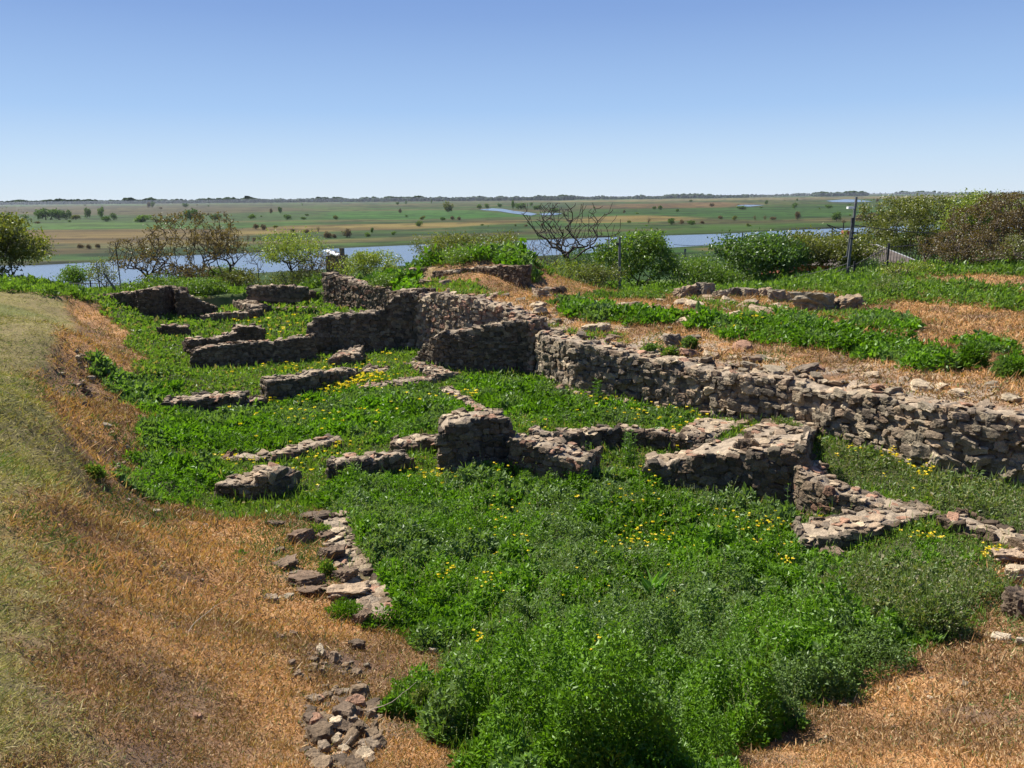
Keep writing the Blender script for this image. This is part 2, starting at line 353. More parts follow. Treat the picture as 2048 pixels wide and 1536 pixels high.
def ground_col(x, y):
    shp = x.shape; x = x.ravel(); y = y.ravel(); n = len(x)
    f1 = fbm(x*.9, y*.9, 21, 5); f2 = fbm(x*3.3, y*3.3, 22, 4); f3 = fbm(x*.35, y*.35, 23)
    c = np.zeros((n, 3))
    near = y < 70
    o = mixc(np.tile(np.array([.36, .195, .085]), (n, 1)), (.22, .12, .062), sstep(.42, .62, f1))
    o = mixc(o, (.38, .24, .12), sstep(.55, .75, f2)*.6)
    o = mixc(o, (.11, .078, .055), sstep(.58, .72, fbm(x*1.6+9, y*1.6, 31, 4))*.7)
    c[:] = o
    m = sstep(-.35, .35, sdm(x, y, MOWN, 2)+(f2-.5)*.9)
    g = mixc(np.tile(np.array([.18, .15, .058]), (n, 1)), (.18, .145, .065), sstep(.4, .65, f1)); g = mixc(g, (.10, .12, .035), sstep(.5, .7, f3)*.7)
    c = mixc(c, (0, 0, 0), m)+g*m[:, None]
    for P in SOIL: c = mixc(c, (.075, .055, .045), sstep(-.25, .25, sdm(x, y, P)+(f2-.5)*.6)*.6)
    pg = sstep(-.1, .25, sdm(x, y, PITG, 2)+(f2-.5)*.4)
    c = mixc(c, (.055, .06, .028), pg)
    # stony top of the plateau along its retaining wall
    ps = sdm(x, y, PLATEAU, 3)
    rk = sstep(0.0, .3, ps)*sstep(3.2, 1.2, ps+(f1-.5)*3)*sstep(.35, .6, f2)
    c = mixc(c, (.30, .25, .19), rk*.8*(y < 40))
    # grassed ground behind the ruins and down the hillside
    crest = 43 - 4*sstep(8, 20, x)
    gb = sstep(-7, -2, y-crest+(f1-.5)*5+2*sstep(10, 18, x))
    c = mixc(c, (.085, .12, .035), gb*near)
    far = ~near
    if far.any():
        X = x[far]; Y = y[far]
        s1 = fbm(X*.006, Y*.02+3, 41, 5); s2 = fbm(X*.0016, Y*.0045, 42, 5); s3 = fbm(X*.04, Y*.12, 43, 4)
        q = mixc(np.tile(np.array([.075, .115, .035]), (len(X), 1)), (.13, .11, .055), sstep(.45, .62, s1))
        q = mixc(q, (.055, .12, .03), sstep(.5, .62, s2)*.8); q = mixc(q, (.16, .11, .065), sstep(.56, .66, fbm(X*.003+7, Y*.009, 47, 5))*.7)
        q = mixc(q, (.05, .065, .03), sstep(.58, .7, s3)*.5)
        wob = (s1-.5)
        for P, cc in FIELDS:
            A = np.array(P); D = A[:, 1].mean(); sc = D*.02
            sd = sdm(X, Y+wob*D*.10, P, 4000)
            q = mixc(q, cc*(.85+.3*s3[:, None]), sstep(-sc, sc, sd+(s3-.5)*sc*1.5)*.85)
        rs = np.full(len(X), -300.); mm = Y < 900; rs[mm] = polysd(X[mm], Y[mm], RIVER)
        q = mixc(q, (.045, .06, .025), sstep(-14, -3, rs+wob*16)*.8)
        q = mixc(q, (.06, .11, .03), ((Y < 260) & (X < 160))*sstep(0, 6, -rs)*.6)
        q = q*(.45+1.1*fbm(X*.02, Y*.06, 49, 5)[:, None])*(1-.45*sstep(.60, .68, fbm(X*.05, Y*.09, 50, 3)))[:, None]*(1-.35*sstep(.58, .66, fbm(X*.004, Y*.03, 51, 4)))[:, None]; gm = q.mean(1, keepdims=True); q = (gm+(q-gm)*1.05)*np.array([.46, .53, .37])
        c[far] = q
    return c.reshape(shp+(3,))

# ------------------------------------------------------------------ the ground sheet
ys = list(np.arange(-8, 48, .115))
while ys[-1] < 150: ys.append(ys[-1]*1.006)
while ys[-1] < 26000:
    d = ys[-1]; ys.append(d + min(d*d/20.5*(.42/800), d*.25))
ys = np.array(ys); NC = 520
tt = np.linspace(-1, 1, NC); hw = 12+(ys+8)*.92
GX = tt[None]*hw[:, None]; GY = np.repeat(ys[:, None], NC, 1)
GZ = height(GX, GY)
V = np.stack([GX, GY, GZ], -1).reshape(-1, 3)
i = np.arange(len(ys)-1)[:, None]*NC+np.arange(NC-1)[None]
F = np.stack([i, i+1, i+NC+1, i+NC], -1).reshape(-1, 4)
gme = npmesh('ground', V, F, ground_col(GX, GY).reshape(-1, 3), smooth=True)
tag(link('ground', gme, M['ground']), kind='structure')
P = MB(); P.poly([(a, b, -15.45) for a, b in [(-420, 140)]+RIVER_N[1:]+[(540, 500), (540, 640)]+RIVER_F[1:]+[(-440, 290)]])
P.build('river', M['water']).__setitem__('kind', 'structure')
for nm, l in (('creek', [(958, 419), (985, 416.5), (1005, 417.5), (1030, 422), (1060, 425), (1075, 428), (1062, 431), (1030, 427.5), (995, 422), (970, 420.5)]),
              ('creek', [(1078, 427.5), (1100, 425.5), (1125, 427), (1110, 430), (1085, 430.5)]),
              ('pond', [(1474, 411), (1490, 409.5), (1530, 410), (1500, 413), (1476, 413)]), ('pond', [(1652, 401.5), (1690, 398.5), (1712, 399), (1745, 403), (1700, 404.5), (1665, 404)]),
              ('pond', [(1880, 447), (1902, 446), (1905, 449), (1884, 450)])):
    b = MB(); b.poly([tuple(at(a, c, -14.55)) for a, c in l][::-1]); b.build(nm, M['water'])['kind'] = 'structure'
hz = MB(); hz.box((0, 12990, -5), (52500, 26050, 25)); hb = hz.build('haze', None); tag(hb, kind='stuff')
hm = bpy.data.materials.new('haze_air'); hm.use_nodes = True; t = hm.node_tree; t.nodes.clear()
vo = t.nodes.new('ShaderNodeVolumePrincipled'); ou = t.nodes.new('ShaderNodeOutputMaterial'); t.links.new(vo.outputs[0], ou.inputs['Volume'])
HAZE_DENSITY = 3e-5
vo.inputs['Density'].default_value = HAZE_DENSITY; vo.inputs['Color'].default_value = (.80, .88, 1, 1); vo.inputs['Anisotropy'].default_value = .2
hb.data.materials.append(hm)

# ------------------------------------------------------------------ rocks
def ico(sub):
    t = (1+5**.5)/2
    v = [(-1, t, 0), (1, t, 0), (-1, -t, 0), (1, -t, 0), (0, -1, t), (0, 1, t), (0, -1, -t), (0, 1, -t), (t, 0, -1), (t, 0, 1), (-t, 0, -1), (-t, 0, 1)]
    v = [np.array(a)/np.linalg.norm(a) for a in v]
    f = [(0, 11, 5), (0, 5, 1), (0, 1, 7), (0, 7, 10), (0, 10, 11), (1, 5, 9), (5, 11, 4), (11, 10, 2), (10, 7, 6), (7, 1, 8), (3, 9, 4), (3, 4, 2), (3, 2, 6), (3, 6, 8), (3, 8, 9), (4, 9, 5), (2, 4, 11), (6, 2, 10), (8, 6, 7), (9, 8, 1)]
    for _ in range(sub):
        c = {}; nf = []
        def mid(a, b):
            k = (min(a, b), max(a, b))
            if k not in c: m = v[a]+v[b]; v.append(m/np.linalg.norm(m)); c[k] = len(v)-1
            return c[k]
        for a, b, d in f:
            e, g, h = mid(a, b), mid(b, d), mid(d, a); nf += [(a, e, h), (b, g, e), (d, h, g), (e, g, h)]
        f = nf
    return np.array(v), np.array(f)
ICO = {k: ico(k) for k in (1, 2, 3)}
def rock_templates(sub, n, seed, rough=.05):
    r = np.random.default_rng(seed); D, Fc = ICO[sub]; out = []
    for _ in range(n):
        nn = np.vstack([np.eye(3), -np.eye(3)])+r.normal(0, .16, (6, 3)); dd = r.uniform(.44, .50, 6)
        e = r.normal(0, 1, (6, 3)); nn = np.vstack([nn, e]); dd = np.r_[dd, r.uniform(.54, .72, 6)]
        nn /= np.linalg.norm(nn, axis=1)[:, None]
        dots = D@nn.T; rr = np.where(dots > .05, dd/np.maximum(dots, .05), 9).min(1)
        for k in range(3):
            ph = r.uniform(0, 6, 3); fr = r.uniform(3, 9, 3); rr = rr*(1+rough*np.sin(D@fr+ph[0])*np.cos(D[:, ::-1]@fr*.7+ph[1]))
        rr *= 1+r.normal(0, rough*.5, len(D))
        out.append(D*rr[:, None])
    return np.array(out), Fc
RT = {1: rock_templates(1, 10, 1), 2: rock_templates(2, 14, 2, .06), 3: rock_templates(3, 10, 3, .085)}
def rock_batch(C, A, D, col, sub, r):
    """C centres, A (n,3,3) rows = local axes, D sizes, col (n,3)"""
    T, Fc = RT[sub]; n = len(C); k = r.integers(0, len(T), n)
    v = T[k]*D[:, None, :]; v = np.einsum('nij,njk->nik', v, A)+C[:, None, :]
    nv = T.shape[1]; F = (Fc[None]+(np.arange(n)*nv)[:, None, None]).reshape(-1, 3)
    return v.reshape(-1, 3), F, np.repeat(col, nv, 0)
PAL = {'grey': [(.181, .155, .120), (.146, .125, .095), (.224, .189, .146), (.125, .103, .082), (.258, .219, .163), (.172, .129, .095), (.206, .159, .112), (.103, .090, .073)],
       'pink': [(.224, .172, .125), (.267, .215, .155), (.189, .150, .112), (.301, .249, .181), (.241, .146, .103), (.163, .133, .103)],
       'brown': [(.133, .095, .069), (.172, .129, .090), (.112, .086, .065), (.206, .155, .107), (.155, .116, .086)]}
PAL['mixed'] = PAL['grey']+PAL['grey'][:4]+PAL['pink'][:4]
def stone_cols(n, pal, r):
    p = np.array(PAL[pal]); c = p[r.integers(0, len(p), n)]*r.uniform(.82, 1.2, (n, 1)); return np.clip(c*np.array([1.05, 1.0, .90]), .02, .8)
def jitter_axes(T, Nn, Up, r, a=.12):
    n = len(T); A = np.stack([T, Nn, Up], 1); e = r.normal(0, a, (n, 3))
    Rm = np.zeros((n, 3, 3)); Rm[:] = np.eye(3)
    Rm[:, 0, 1] = -e[:, 2]; Rm[:, 1, 0] = e[:, 2]; Rm[:, 0, 2] = e[:, 1]; Rm[:, 2, 0] = -e[:, 1]; Rm[:, 1, 2] = -e[:, 0]; Rm[:, 2, 1] = e[:, 0]
    return np.einsum('nij,njk->nik', Rm, A)

FOOT = []   # footprints of the walls, so nothing grows through them
def wall(name, label, nodes, thick=.5, stone=.2, pal='grey', cat='stone wall', rough=.045, sub=2, depth=.3, group='ruined rubble walls of the excavation', topper=.4, seed=0, capdust=.8, prot=.015, tone=1.0):
    """nodes (px, base row, top row, base z[, thickness]) along the front foot; the wall thickens away from the viewer"""
    r = np.random.default_rng(seed+100)
    N = []
    for q in nodes:
        P0 = at(q[0], q[1], q[3]); zt = zrow(P0[0], P0[1], q[2]); N.append((P0[0], P0[1], q[3], zt, q[4] if len(q) > 4 else thick))
    N = np.array(N); seg = np.hypot(*np.diff(N[:, :2], axis=0).T); s = np.r_[0, np.cumsum(seg)]; Lt = s[-1]
    def ev(t): return np.stack([np.interp(t, s, N[:, j]) for j in range(5)], -1)
    def frame(t):
        e = min(.25, Lt*.3); a = ev(np.clip(t-e, 0, Lt)); b = ev(np.clip(t+e, 0, Lt)); T = b[:, :2]-a[:, :2]; T /= np.linalg.norm(T, axis=1)[:, None]
        T3 = np.c_[T, np.zeros(len(T))]; n3 = np.c_[T[:, 1], -T[:, 0], np.zeros(len(T))]; return T3, n3
    # core
    ns = max(6, int(Lt/.09)); t = np.linspace(0, Lt, ns+1); E = ev(t); T3, n3 = frame(t)
    # uneven top
    topn = lambda tt: (fbm(tt*2.2/max(stone, .12)*.2+seed, tt*0+seed*3.1, seed, 4)-.5)*2*rough + (vnoise(tt*1.3/stone, tt*0, seed+5)-.5)*rough*1.2
    K = 8; rows = []
    zt = E[:, 3]+topn(t)
    zb = np.minimum(E[:, 2], E[:, 2])-depth
    inset = .045
    for j in range(K+1):     # across the top from front to back
        u = j/K; off = -inset-u*(E[:, 4]-2*inset)
        p = E[:, :2]+n3[:, :2]*off[:, None]
        zz = zt-.025+(fbm(p[:, 0]*5, p[:, 1]*5, seed+7, 4)-.5)*.09 - (.05 if j in (0, K) else 0)
        rows.append(np.c_[p, zz])
    f0 = E[:, :2]+n3[:, :2]*(-inset); b0 = E[:, :2]-n3[:, :2]*(E[:, 4]-inset)[:, None]
    rows = [np.c_[f0, zb], np.c_[f0, (zb+zt)/2]]+rows+[np.c_[b0, (zb+zt)/2], np.c_[b0, zb]]
    G = np.array(rows); nr_ = len(rows); n1 = ns+1
    V = G.reshape(-1, 3); i = (np.arange(nr_-1)*n1)[:, None]+np.arange(ns)[None]
    Fq = np.stack([i, i+1, i+n1+1, i+n1], -1).reshape(-1, 4)
    caps = []
    for c, rev in ((0, 1), (ns, 0)):
        ids = [k*n1+c for k in range(nr_)]
        for k in range(1, nr_-2, 2):
            q = [ids[0], ids[k], ids[k+1], ids[min(k+2, nr_-1)]]; caps.append(q if not rev else q[::-1])
    Fq = np.vstack([Fq, np.array(caps)])
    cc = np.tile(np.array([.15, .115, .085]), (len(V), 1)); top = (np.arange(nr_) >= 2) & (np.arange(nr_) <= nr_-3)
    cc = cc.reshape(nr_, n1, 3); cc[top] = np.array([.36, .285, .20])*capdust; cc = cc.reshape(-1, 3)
    FOOT.append([tuple(p) for p in E[::max(1, ns//8), :2]]+[tuple(ev(np.array([Lt]))[0, :2])]+[tuple(p) for p in b0[::-max(1, ns//8)]])
    Fc = np.vstack([Fq[:, [0, 1, 2]], Fq[:, [0, 2, 3]]])
    # stones of the faces
    Cs, As, Ds = [], [], []
    def face(front):
        z = -depth*.4; zmax = (E[:, 3]-E[:, 2]).max()
        while z < zmax+stone*.3:
            h = stone*r.uniform(.32, 1.15); ss = r.uniform(-.1, .05); 
            while ss < Lt+.02:
                wd = (h*.5+stone*.35)*r.uniform(.7, 2.3); sc = ss+wd/2; e = ev(np.array([np.clip(sc, 0, Lt)]))[0]; T1, N1 = frame(np.array([np.clip(sc, 0, Lt)]))
                zc = e[2]+z+h/2+r.normal(0, h*.10); zm = e[3]+topn(np.array([sc]))[0]
                hh = h*r.uniform(.85, 1.25)
                if zc+hh*.5 <= zm+.035 and r.random() > .03:
                    dd = h*r.uniform(.75, 1.35)
                    o = -dd*.5+.02+r.uniform(-.01, 1)*prot*2 if front else -e[4]+dd*.42
                    p = e[:2]+N1[0, :2]*o
                    Cs.append((p[0], p[1], zc)); As.append((T1[0], N1[0] if front else -N1[0])); Ds.append((wd*r.uniform(1.0, 1.14), dd, hh))
                ss += wd*r.uniform(.86, 1.0)
            z += h*.86
    face(True)
    face(False)
    for end in (0, Lt):
        e = ev(np.array([end]))[0]; T1, N1 = frame(np.array([end])); sg = -1 if end == 0 else 1
        z = -depth*.4
        while z < e[3]-e[2]:
            h = stone*r.uniform(.5, .95); v = 0
            while v < e[4]:
                wd = h*r.uniform(.9, 2); p = e[:2]-N1[0, :2]*(v+wd/2)+T1[0, :2]*sg*(-h*.25+r.normal(0, .02))
                if e[2]+z+h*.8 < e[3]+.03: Cs.append((p[0], p[1], e[2]+z+h/2)); As.append((N1[0], T1[0]*sg)); Ds.append((wd*1.05, h*r.uniform(.8, 1.3), h*1.1))
                v += wd*.92
            z += h*.86
    # capping stones on the broken top
    ncap = len(Cs)
    n = int(Lt*E[:, 4].mean()/(stone*stone)*topper*1.3)
    st = r.uniform(0, Lt, n); vv = r.uniform(.02, .98, n); e = ev(st); T1, N1 = frame(st)
    for k in range(n):
        wd = stone*r.uniform(.5, 1.6); h = stone*r.uniform(.14, .34); p = e[k, :2]-N1[k, :2]*(vv[k]*e[k, 4])
        Cs.append((p[0], p[1], e[k, 3]+topn(st[k:k+1])[0]-h*.28+r.normal(0, .008))); a = r.uniform(0, 6.28)
        ca, sa = math.cos(a), math.sin(a); As.append((T1[k]*ca+N1[k]*sa, -T1[k]*sa+N1[k]*ca)); Ds.append((wd, wd*r.uniform(.6, 1), h))
    Cs = np.array(Cs); Ds = np.array(Ds); T = np.array([a[0] for a in As]); Nn = np.array([a[1] for a in As])
    A = jitter_axes(T, Nn, np.tile([0, 0, 1.0], (len(T), 1)), r, .16)
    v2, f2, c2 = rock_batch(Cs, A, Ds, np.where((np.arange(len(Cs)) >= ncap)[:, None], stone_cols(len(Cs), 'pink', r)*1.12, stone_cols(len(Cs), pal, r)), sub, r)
    dirt = (fbm(v2[:, 0]*1.3, v2[:, 1]*1.3+v2[:, 2], 77, 3)); c2 = c2*(.8+.45*dirt[:, None])*tone; nv_ = len(RT[sub][0][0]); c2[:ncap*nv_] *= (.66 if tone == 1.0 else 1.0)  # shade painted into face stone colours; sunlit walls with their own tone excepted
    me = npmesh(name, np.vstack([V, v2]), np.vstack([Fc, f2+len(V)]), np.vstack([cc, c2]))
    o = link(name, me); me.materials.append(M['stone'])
    return tag(o, label, cat, group, 'thing')

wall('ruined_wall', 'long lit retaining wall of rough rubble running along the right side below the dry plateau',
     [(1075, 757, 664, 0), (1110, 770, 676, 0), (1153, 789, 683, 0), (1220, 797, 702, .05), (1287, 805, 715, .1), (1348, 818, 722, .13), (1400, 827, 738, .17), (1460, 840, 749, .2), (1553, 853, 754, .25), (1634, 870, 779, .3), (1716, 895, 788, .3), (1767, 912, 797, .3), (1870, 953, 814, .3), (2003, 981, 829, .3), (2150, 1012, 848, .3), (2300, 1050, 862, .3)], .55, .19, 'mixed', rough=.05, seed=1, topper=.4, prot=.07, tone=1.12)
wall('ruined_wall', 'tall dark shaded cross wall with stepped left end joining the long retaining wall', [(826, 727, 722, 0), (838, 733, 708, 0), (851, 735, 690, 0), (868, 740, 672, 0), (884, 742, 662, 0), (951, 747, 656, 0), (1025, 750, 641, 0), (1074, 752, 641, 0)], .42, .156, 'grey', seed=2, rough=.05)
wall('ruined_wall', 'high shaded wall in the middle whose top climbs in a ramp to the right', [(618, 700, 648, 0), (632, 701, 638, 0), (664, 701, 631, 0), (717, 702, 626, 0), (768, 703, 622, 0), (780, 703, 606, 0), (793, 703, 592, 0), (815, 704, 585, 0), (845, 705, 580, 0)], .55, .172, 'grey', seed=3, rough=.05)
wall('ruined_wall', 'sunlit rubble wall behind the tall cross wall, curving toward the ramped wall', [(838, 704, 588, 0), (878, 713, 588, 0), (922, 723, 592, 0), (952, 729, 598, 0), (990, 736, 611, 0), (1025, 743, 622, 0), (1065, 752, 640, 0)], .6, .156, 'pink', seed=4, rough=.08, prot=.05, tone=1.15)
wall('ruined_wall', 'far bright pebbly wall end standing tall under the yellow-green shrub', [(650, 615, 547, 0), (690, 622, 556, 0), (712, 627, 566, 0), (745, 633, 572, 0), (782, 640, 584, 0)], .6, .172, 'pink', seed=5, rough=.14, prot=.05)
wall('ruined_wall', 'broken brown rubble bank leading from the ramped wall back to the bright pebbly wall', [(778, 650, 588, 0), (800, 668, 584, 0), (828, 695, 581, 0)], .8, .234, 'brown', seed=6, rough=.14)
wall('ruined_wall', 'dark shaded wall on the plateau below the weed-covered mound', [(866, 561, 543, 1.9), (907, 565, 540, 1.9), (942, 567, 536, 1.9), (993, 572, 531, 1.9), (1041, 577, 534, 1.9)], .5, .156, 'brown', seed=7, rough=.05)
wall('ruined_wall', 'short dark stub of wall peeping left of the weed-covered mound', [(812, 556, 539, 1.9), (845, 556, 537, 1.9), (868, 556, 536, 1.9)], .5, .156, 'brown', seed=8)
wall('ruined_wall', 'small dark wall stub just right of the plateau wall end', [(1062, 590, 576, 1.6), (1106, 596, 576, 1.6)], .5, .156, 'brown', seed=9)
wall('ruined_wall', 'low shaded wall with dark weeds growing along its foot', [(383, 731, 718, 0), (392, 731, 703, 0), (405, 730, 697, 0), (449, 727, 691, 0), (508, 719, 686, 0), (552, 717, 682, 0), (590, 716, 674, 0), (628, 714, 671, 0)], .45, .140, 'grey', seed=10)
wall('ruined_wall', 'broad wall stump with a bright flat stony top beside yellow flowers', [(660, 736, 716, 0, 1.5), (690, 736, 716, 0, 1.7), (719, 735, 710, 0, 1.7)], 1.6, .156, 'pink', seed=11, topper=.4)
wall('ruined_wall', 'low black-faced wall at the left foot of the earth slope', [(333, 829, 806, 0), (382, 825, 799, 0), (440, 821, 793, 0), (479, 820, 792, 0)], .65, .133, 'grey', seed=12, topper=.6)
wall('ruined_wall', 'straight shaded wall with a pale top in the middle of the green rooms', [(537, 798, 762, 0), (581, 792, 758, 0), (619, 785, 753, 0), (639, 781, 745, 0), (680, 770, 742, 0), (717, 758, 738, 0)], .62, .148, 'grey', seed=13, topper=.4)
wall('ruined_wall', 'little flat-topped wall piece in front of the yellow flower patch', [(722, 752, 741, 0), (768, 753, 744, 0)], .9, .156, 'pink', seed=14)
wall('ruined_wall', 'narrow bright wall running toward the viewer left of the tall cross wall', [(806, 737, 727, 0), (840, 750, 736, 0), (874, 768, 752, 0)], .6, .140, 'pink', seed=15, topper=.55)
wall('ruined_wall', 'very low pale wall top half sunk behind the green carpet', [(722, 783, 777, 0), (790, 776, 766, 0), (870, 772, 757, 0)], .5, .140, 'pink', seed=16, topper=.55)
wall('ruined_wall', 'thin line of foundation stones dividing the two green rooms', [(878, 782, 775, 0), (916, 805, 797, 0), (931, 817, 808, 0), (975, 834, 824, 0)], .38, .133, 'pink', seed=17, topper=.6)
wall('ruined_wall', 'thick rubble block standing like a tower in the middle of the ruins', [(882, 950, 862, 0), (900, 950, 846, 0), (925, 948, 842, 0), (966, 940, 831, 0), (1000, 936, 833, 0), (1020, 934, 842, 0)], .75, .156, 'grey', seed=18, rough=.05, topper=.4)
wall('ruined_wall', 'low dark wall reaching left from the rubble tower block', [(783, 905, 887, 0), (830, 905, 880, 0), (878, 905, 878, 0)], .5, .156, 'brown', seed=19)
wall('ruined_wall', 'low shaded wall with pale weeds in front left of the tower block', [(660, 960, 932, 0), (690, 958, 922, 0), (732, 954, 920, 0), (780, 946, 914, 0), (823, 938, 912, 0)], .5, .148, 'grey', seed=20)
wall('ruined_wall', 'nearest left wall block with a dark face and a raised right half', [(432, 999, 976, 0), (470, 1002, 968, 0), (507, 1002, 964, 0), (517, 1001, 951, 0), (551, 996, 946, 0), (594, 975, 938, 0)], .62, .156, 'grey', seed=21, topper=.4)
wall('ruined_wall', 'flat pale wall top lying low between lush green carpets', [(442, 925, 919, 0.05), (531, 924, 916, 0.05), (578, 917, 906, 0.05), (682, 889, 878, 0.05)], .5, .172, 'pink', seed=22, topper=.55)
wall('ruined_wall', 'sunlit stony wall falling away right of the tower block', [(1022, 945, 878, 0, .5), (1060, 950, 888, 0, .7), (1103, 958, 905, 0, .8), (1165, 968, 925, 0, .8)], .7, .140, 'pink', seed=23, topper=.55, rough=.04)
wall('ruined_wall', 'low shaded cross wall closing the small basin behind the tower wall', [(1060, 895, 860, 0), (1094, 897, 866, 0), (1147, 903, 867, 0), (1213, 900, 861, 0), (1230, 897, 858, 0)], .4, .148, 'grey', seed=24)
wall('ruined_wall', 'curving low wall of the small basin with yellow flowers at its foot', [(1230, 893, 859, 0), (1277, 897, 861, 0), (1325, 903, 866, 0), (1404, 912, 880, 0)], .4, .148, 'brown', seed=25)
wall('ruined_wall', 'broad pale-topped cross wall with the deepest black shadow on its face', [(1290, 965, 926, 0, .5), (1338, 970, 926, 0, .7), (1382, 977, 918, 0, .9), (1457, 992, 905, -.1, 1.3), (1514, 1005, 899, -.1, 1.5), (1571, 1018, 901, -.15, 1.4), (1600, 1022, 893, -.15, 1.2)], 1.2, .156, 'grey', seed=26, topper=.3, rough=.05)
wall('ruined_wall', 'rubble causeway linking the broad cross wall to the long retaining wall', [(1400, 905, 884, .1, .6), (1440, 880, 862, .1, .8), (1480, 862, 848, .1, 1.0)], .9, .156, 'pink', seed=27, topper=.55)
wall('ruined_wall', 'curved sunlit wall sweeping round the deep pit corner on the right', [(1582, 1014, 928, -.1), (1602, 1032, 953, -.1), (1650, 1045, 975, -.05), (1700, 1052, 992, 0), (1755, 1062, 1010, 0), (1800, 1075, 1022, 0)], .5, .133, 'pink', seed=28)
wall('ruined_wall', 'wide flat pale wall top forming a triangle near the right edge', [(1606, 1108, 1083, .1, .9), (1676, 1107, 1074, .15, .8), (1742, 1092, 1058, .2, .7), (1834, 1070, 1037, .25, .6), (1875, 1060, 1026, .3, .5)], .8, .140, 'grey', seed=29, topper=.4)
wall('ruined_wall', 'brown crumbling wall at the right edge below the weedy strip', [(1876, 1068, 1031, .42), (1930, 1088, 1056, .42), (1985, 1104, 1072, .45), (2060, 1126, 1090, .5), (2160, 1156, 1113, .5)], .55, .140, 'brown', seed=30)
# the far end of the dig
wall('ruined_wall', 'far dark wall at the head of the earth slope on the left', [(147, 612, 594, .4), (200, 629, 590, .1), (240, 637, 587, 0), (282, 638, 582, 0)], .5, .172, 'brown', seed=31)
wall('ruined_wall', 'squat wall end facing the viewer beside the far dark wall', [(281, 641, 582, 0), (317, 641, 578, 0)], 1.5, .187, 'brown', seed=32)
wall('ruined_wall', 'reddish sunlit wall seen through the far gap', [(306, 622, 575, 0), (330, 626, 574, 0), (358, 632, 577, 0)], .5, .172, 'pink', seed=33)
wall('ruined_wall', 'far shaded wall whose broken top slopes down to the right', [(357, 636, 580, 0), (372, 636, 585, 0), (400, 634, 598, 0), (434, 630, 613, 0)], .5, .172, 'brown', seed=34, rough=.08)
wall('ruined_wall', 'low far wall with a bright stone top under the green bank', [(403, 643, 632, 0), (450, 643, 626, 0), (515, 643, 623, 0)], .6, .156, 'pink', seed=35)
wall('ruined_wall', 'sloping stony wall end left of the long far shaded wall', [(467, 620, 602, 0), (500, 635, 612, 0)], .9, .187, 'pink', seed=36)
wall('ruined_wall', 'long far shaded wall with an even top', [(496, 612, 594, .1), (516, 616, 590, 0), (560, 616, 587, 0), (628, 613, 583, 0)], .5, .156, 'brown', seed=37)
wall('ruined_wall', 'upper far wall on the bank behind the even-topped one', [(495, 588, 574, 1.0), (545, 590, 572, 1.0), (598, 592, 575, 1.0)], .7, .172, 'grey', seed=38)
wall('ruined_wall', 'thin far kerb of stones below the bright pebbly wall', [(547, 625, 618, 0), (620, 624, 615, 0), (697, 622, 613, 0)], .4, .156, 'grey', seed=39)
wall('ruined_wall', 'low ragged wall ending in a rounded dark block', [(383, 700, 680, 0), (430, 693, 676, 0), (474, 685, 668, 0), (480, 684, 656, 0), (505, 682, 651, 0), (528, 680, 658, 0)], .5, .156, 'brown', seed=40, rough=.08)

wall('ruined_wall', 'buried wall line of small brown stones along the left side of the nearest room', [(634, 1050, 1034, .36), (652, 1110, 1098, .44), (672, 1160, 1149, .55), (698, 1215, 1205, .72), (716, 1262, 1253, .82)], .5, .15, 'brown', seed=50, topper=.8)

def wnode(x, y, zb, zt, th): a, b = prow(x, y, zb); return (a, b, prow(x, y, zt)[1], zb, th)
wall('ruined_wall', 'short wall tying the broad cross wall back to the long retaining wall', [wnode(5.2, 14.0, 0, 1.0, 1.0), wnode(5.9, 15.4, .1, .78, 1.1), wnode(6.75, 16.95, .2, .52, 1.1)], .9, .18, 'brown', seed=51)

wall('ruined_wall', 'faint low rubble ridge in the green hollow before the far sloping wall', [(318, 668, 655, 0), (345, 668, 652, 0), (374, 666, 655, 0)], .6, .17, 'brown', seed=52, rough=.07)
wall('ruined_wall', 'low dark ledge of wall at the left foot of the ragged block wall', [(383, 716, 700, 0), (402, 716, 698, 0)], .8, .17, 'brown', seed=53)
wall('ruined_wall', 'low ledge running on from the black-faced wall toward the pale-topped wall', [(484, 815, 806, 0), (534, 806, 797, 0)], .45, .16, 'brown', seed=54)

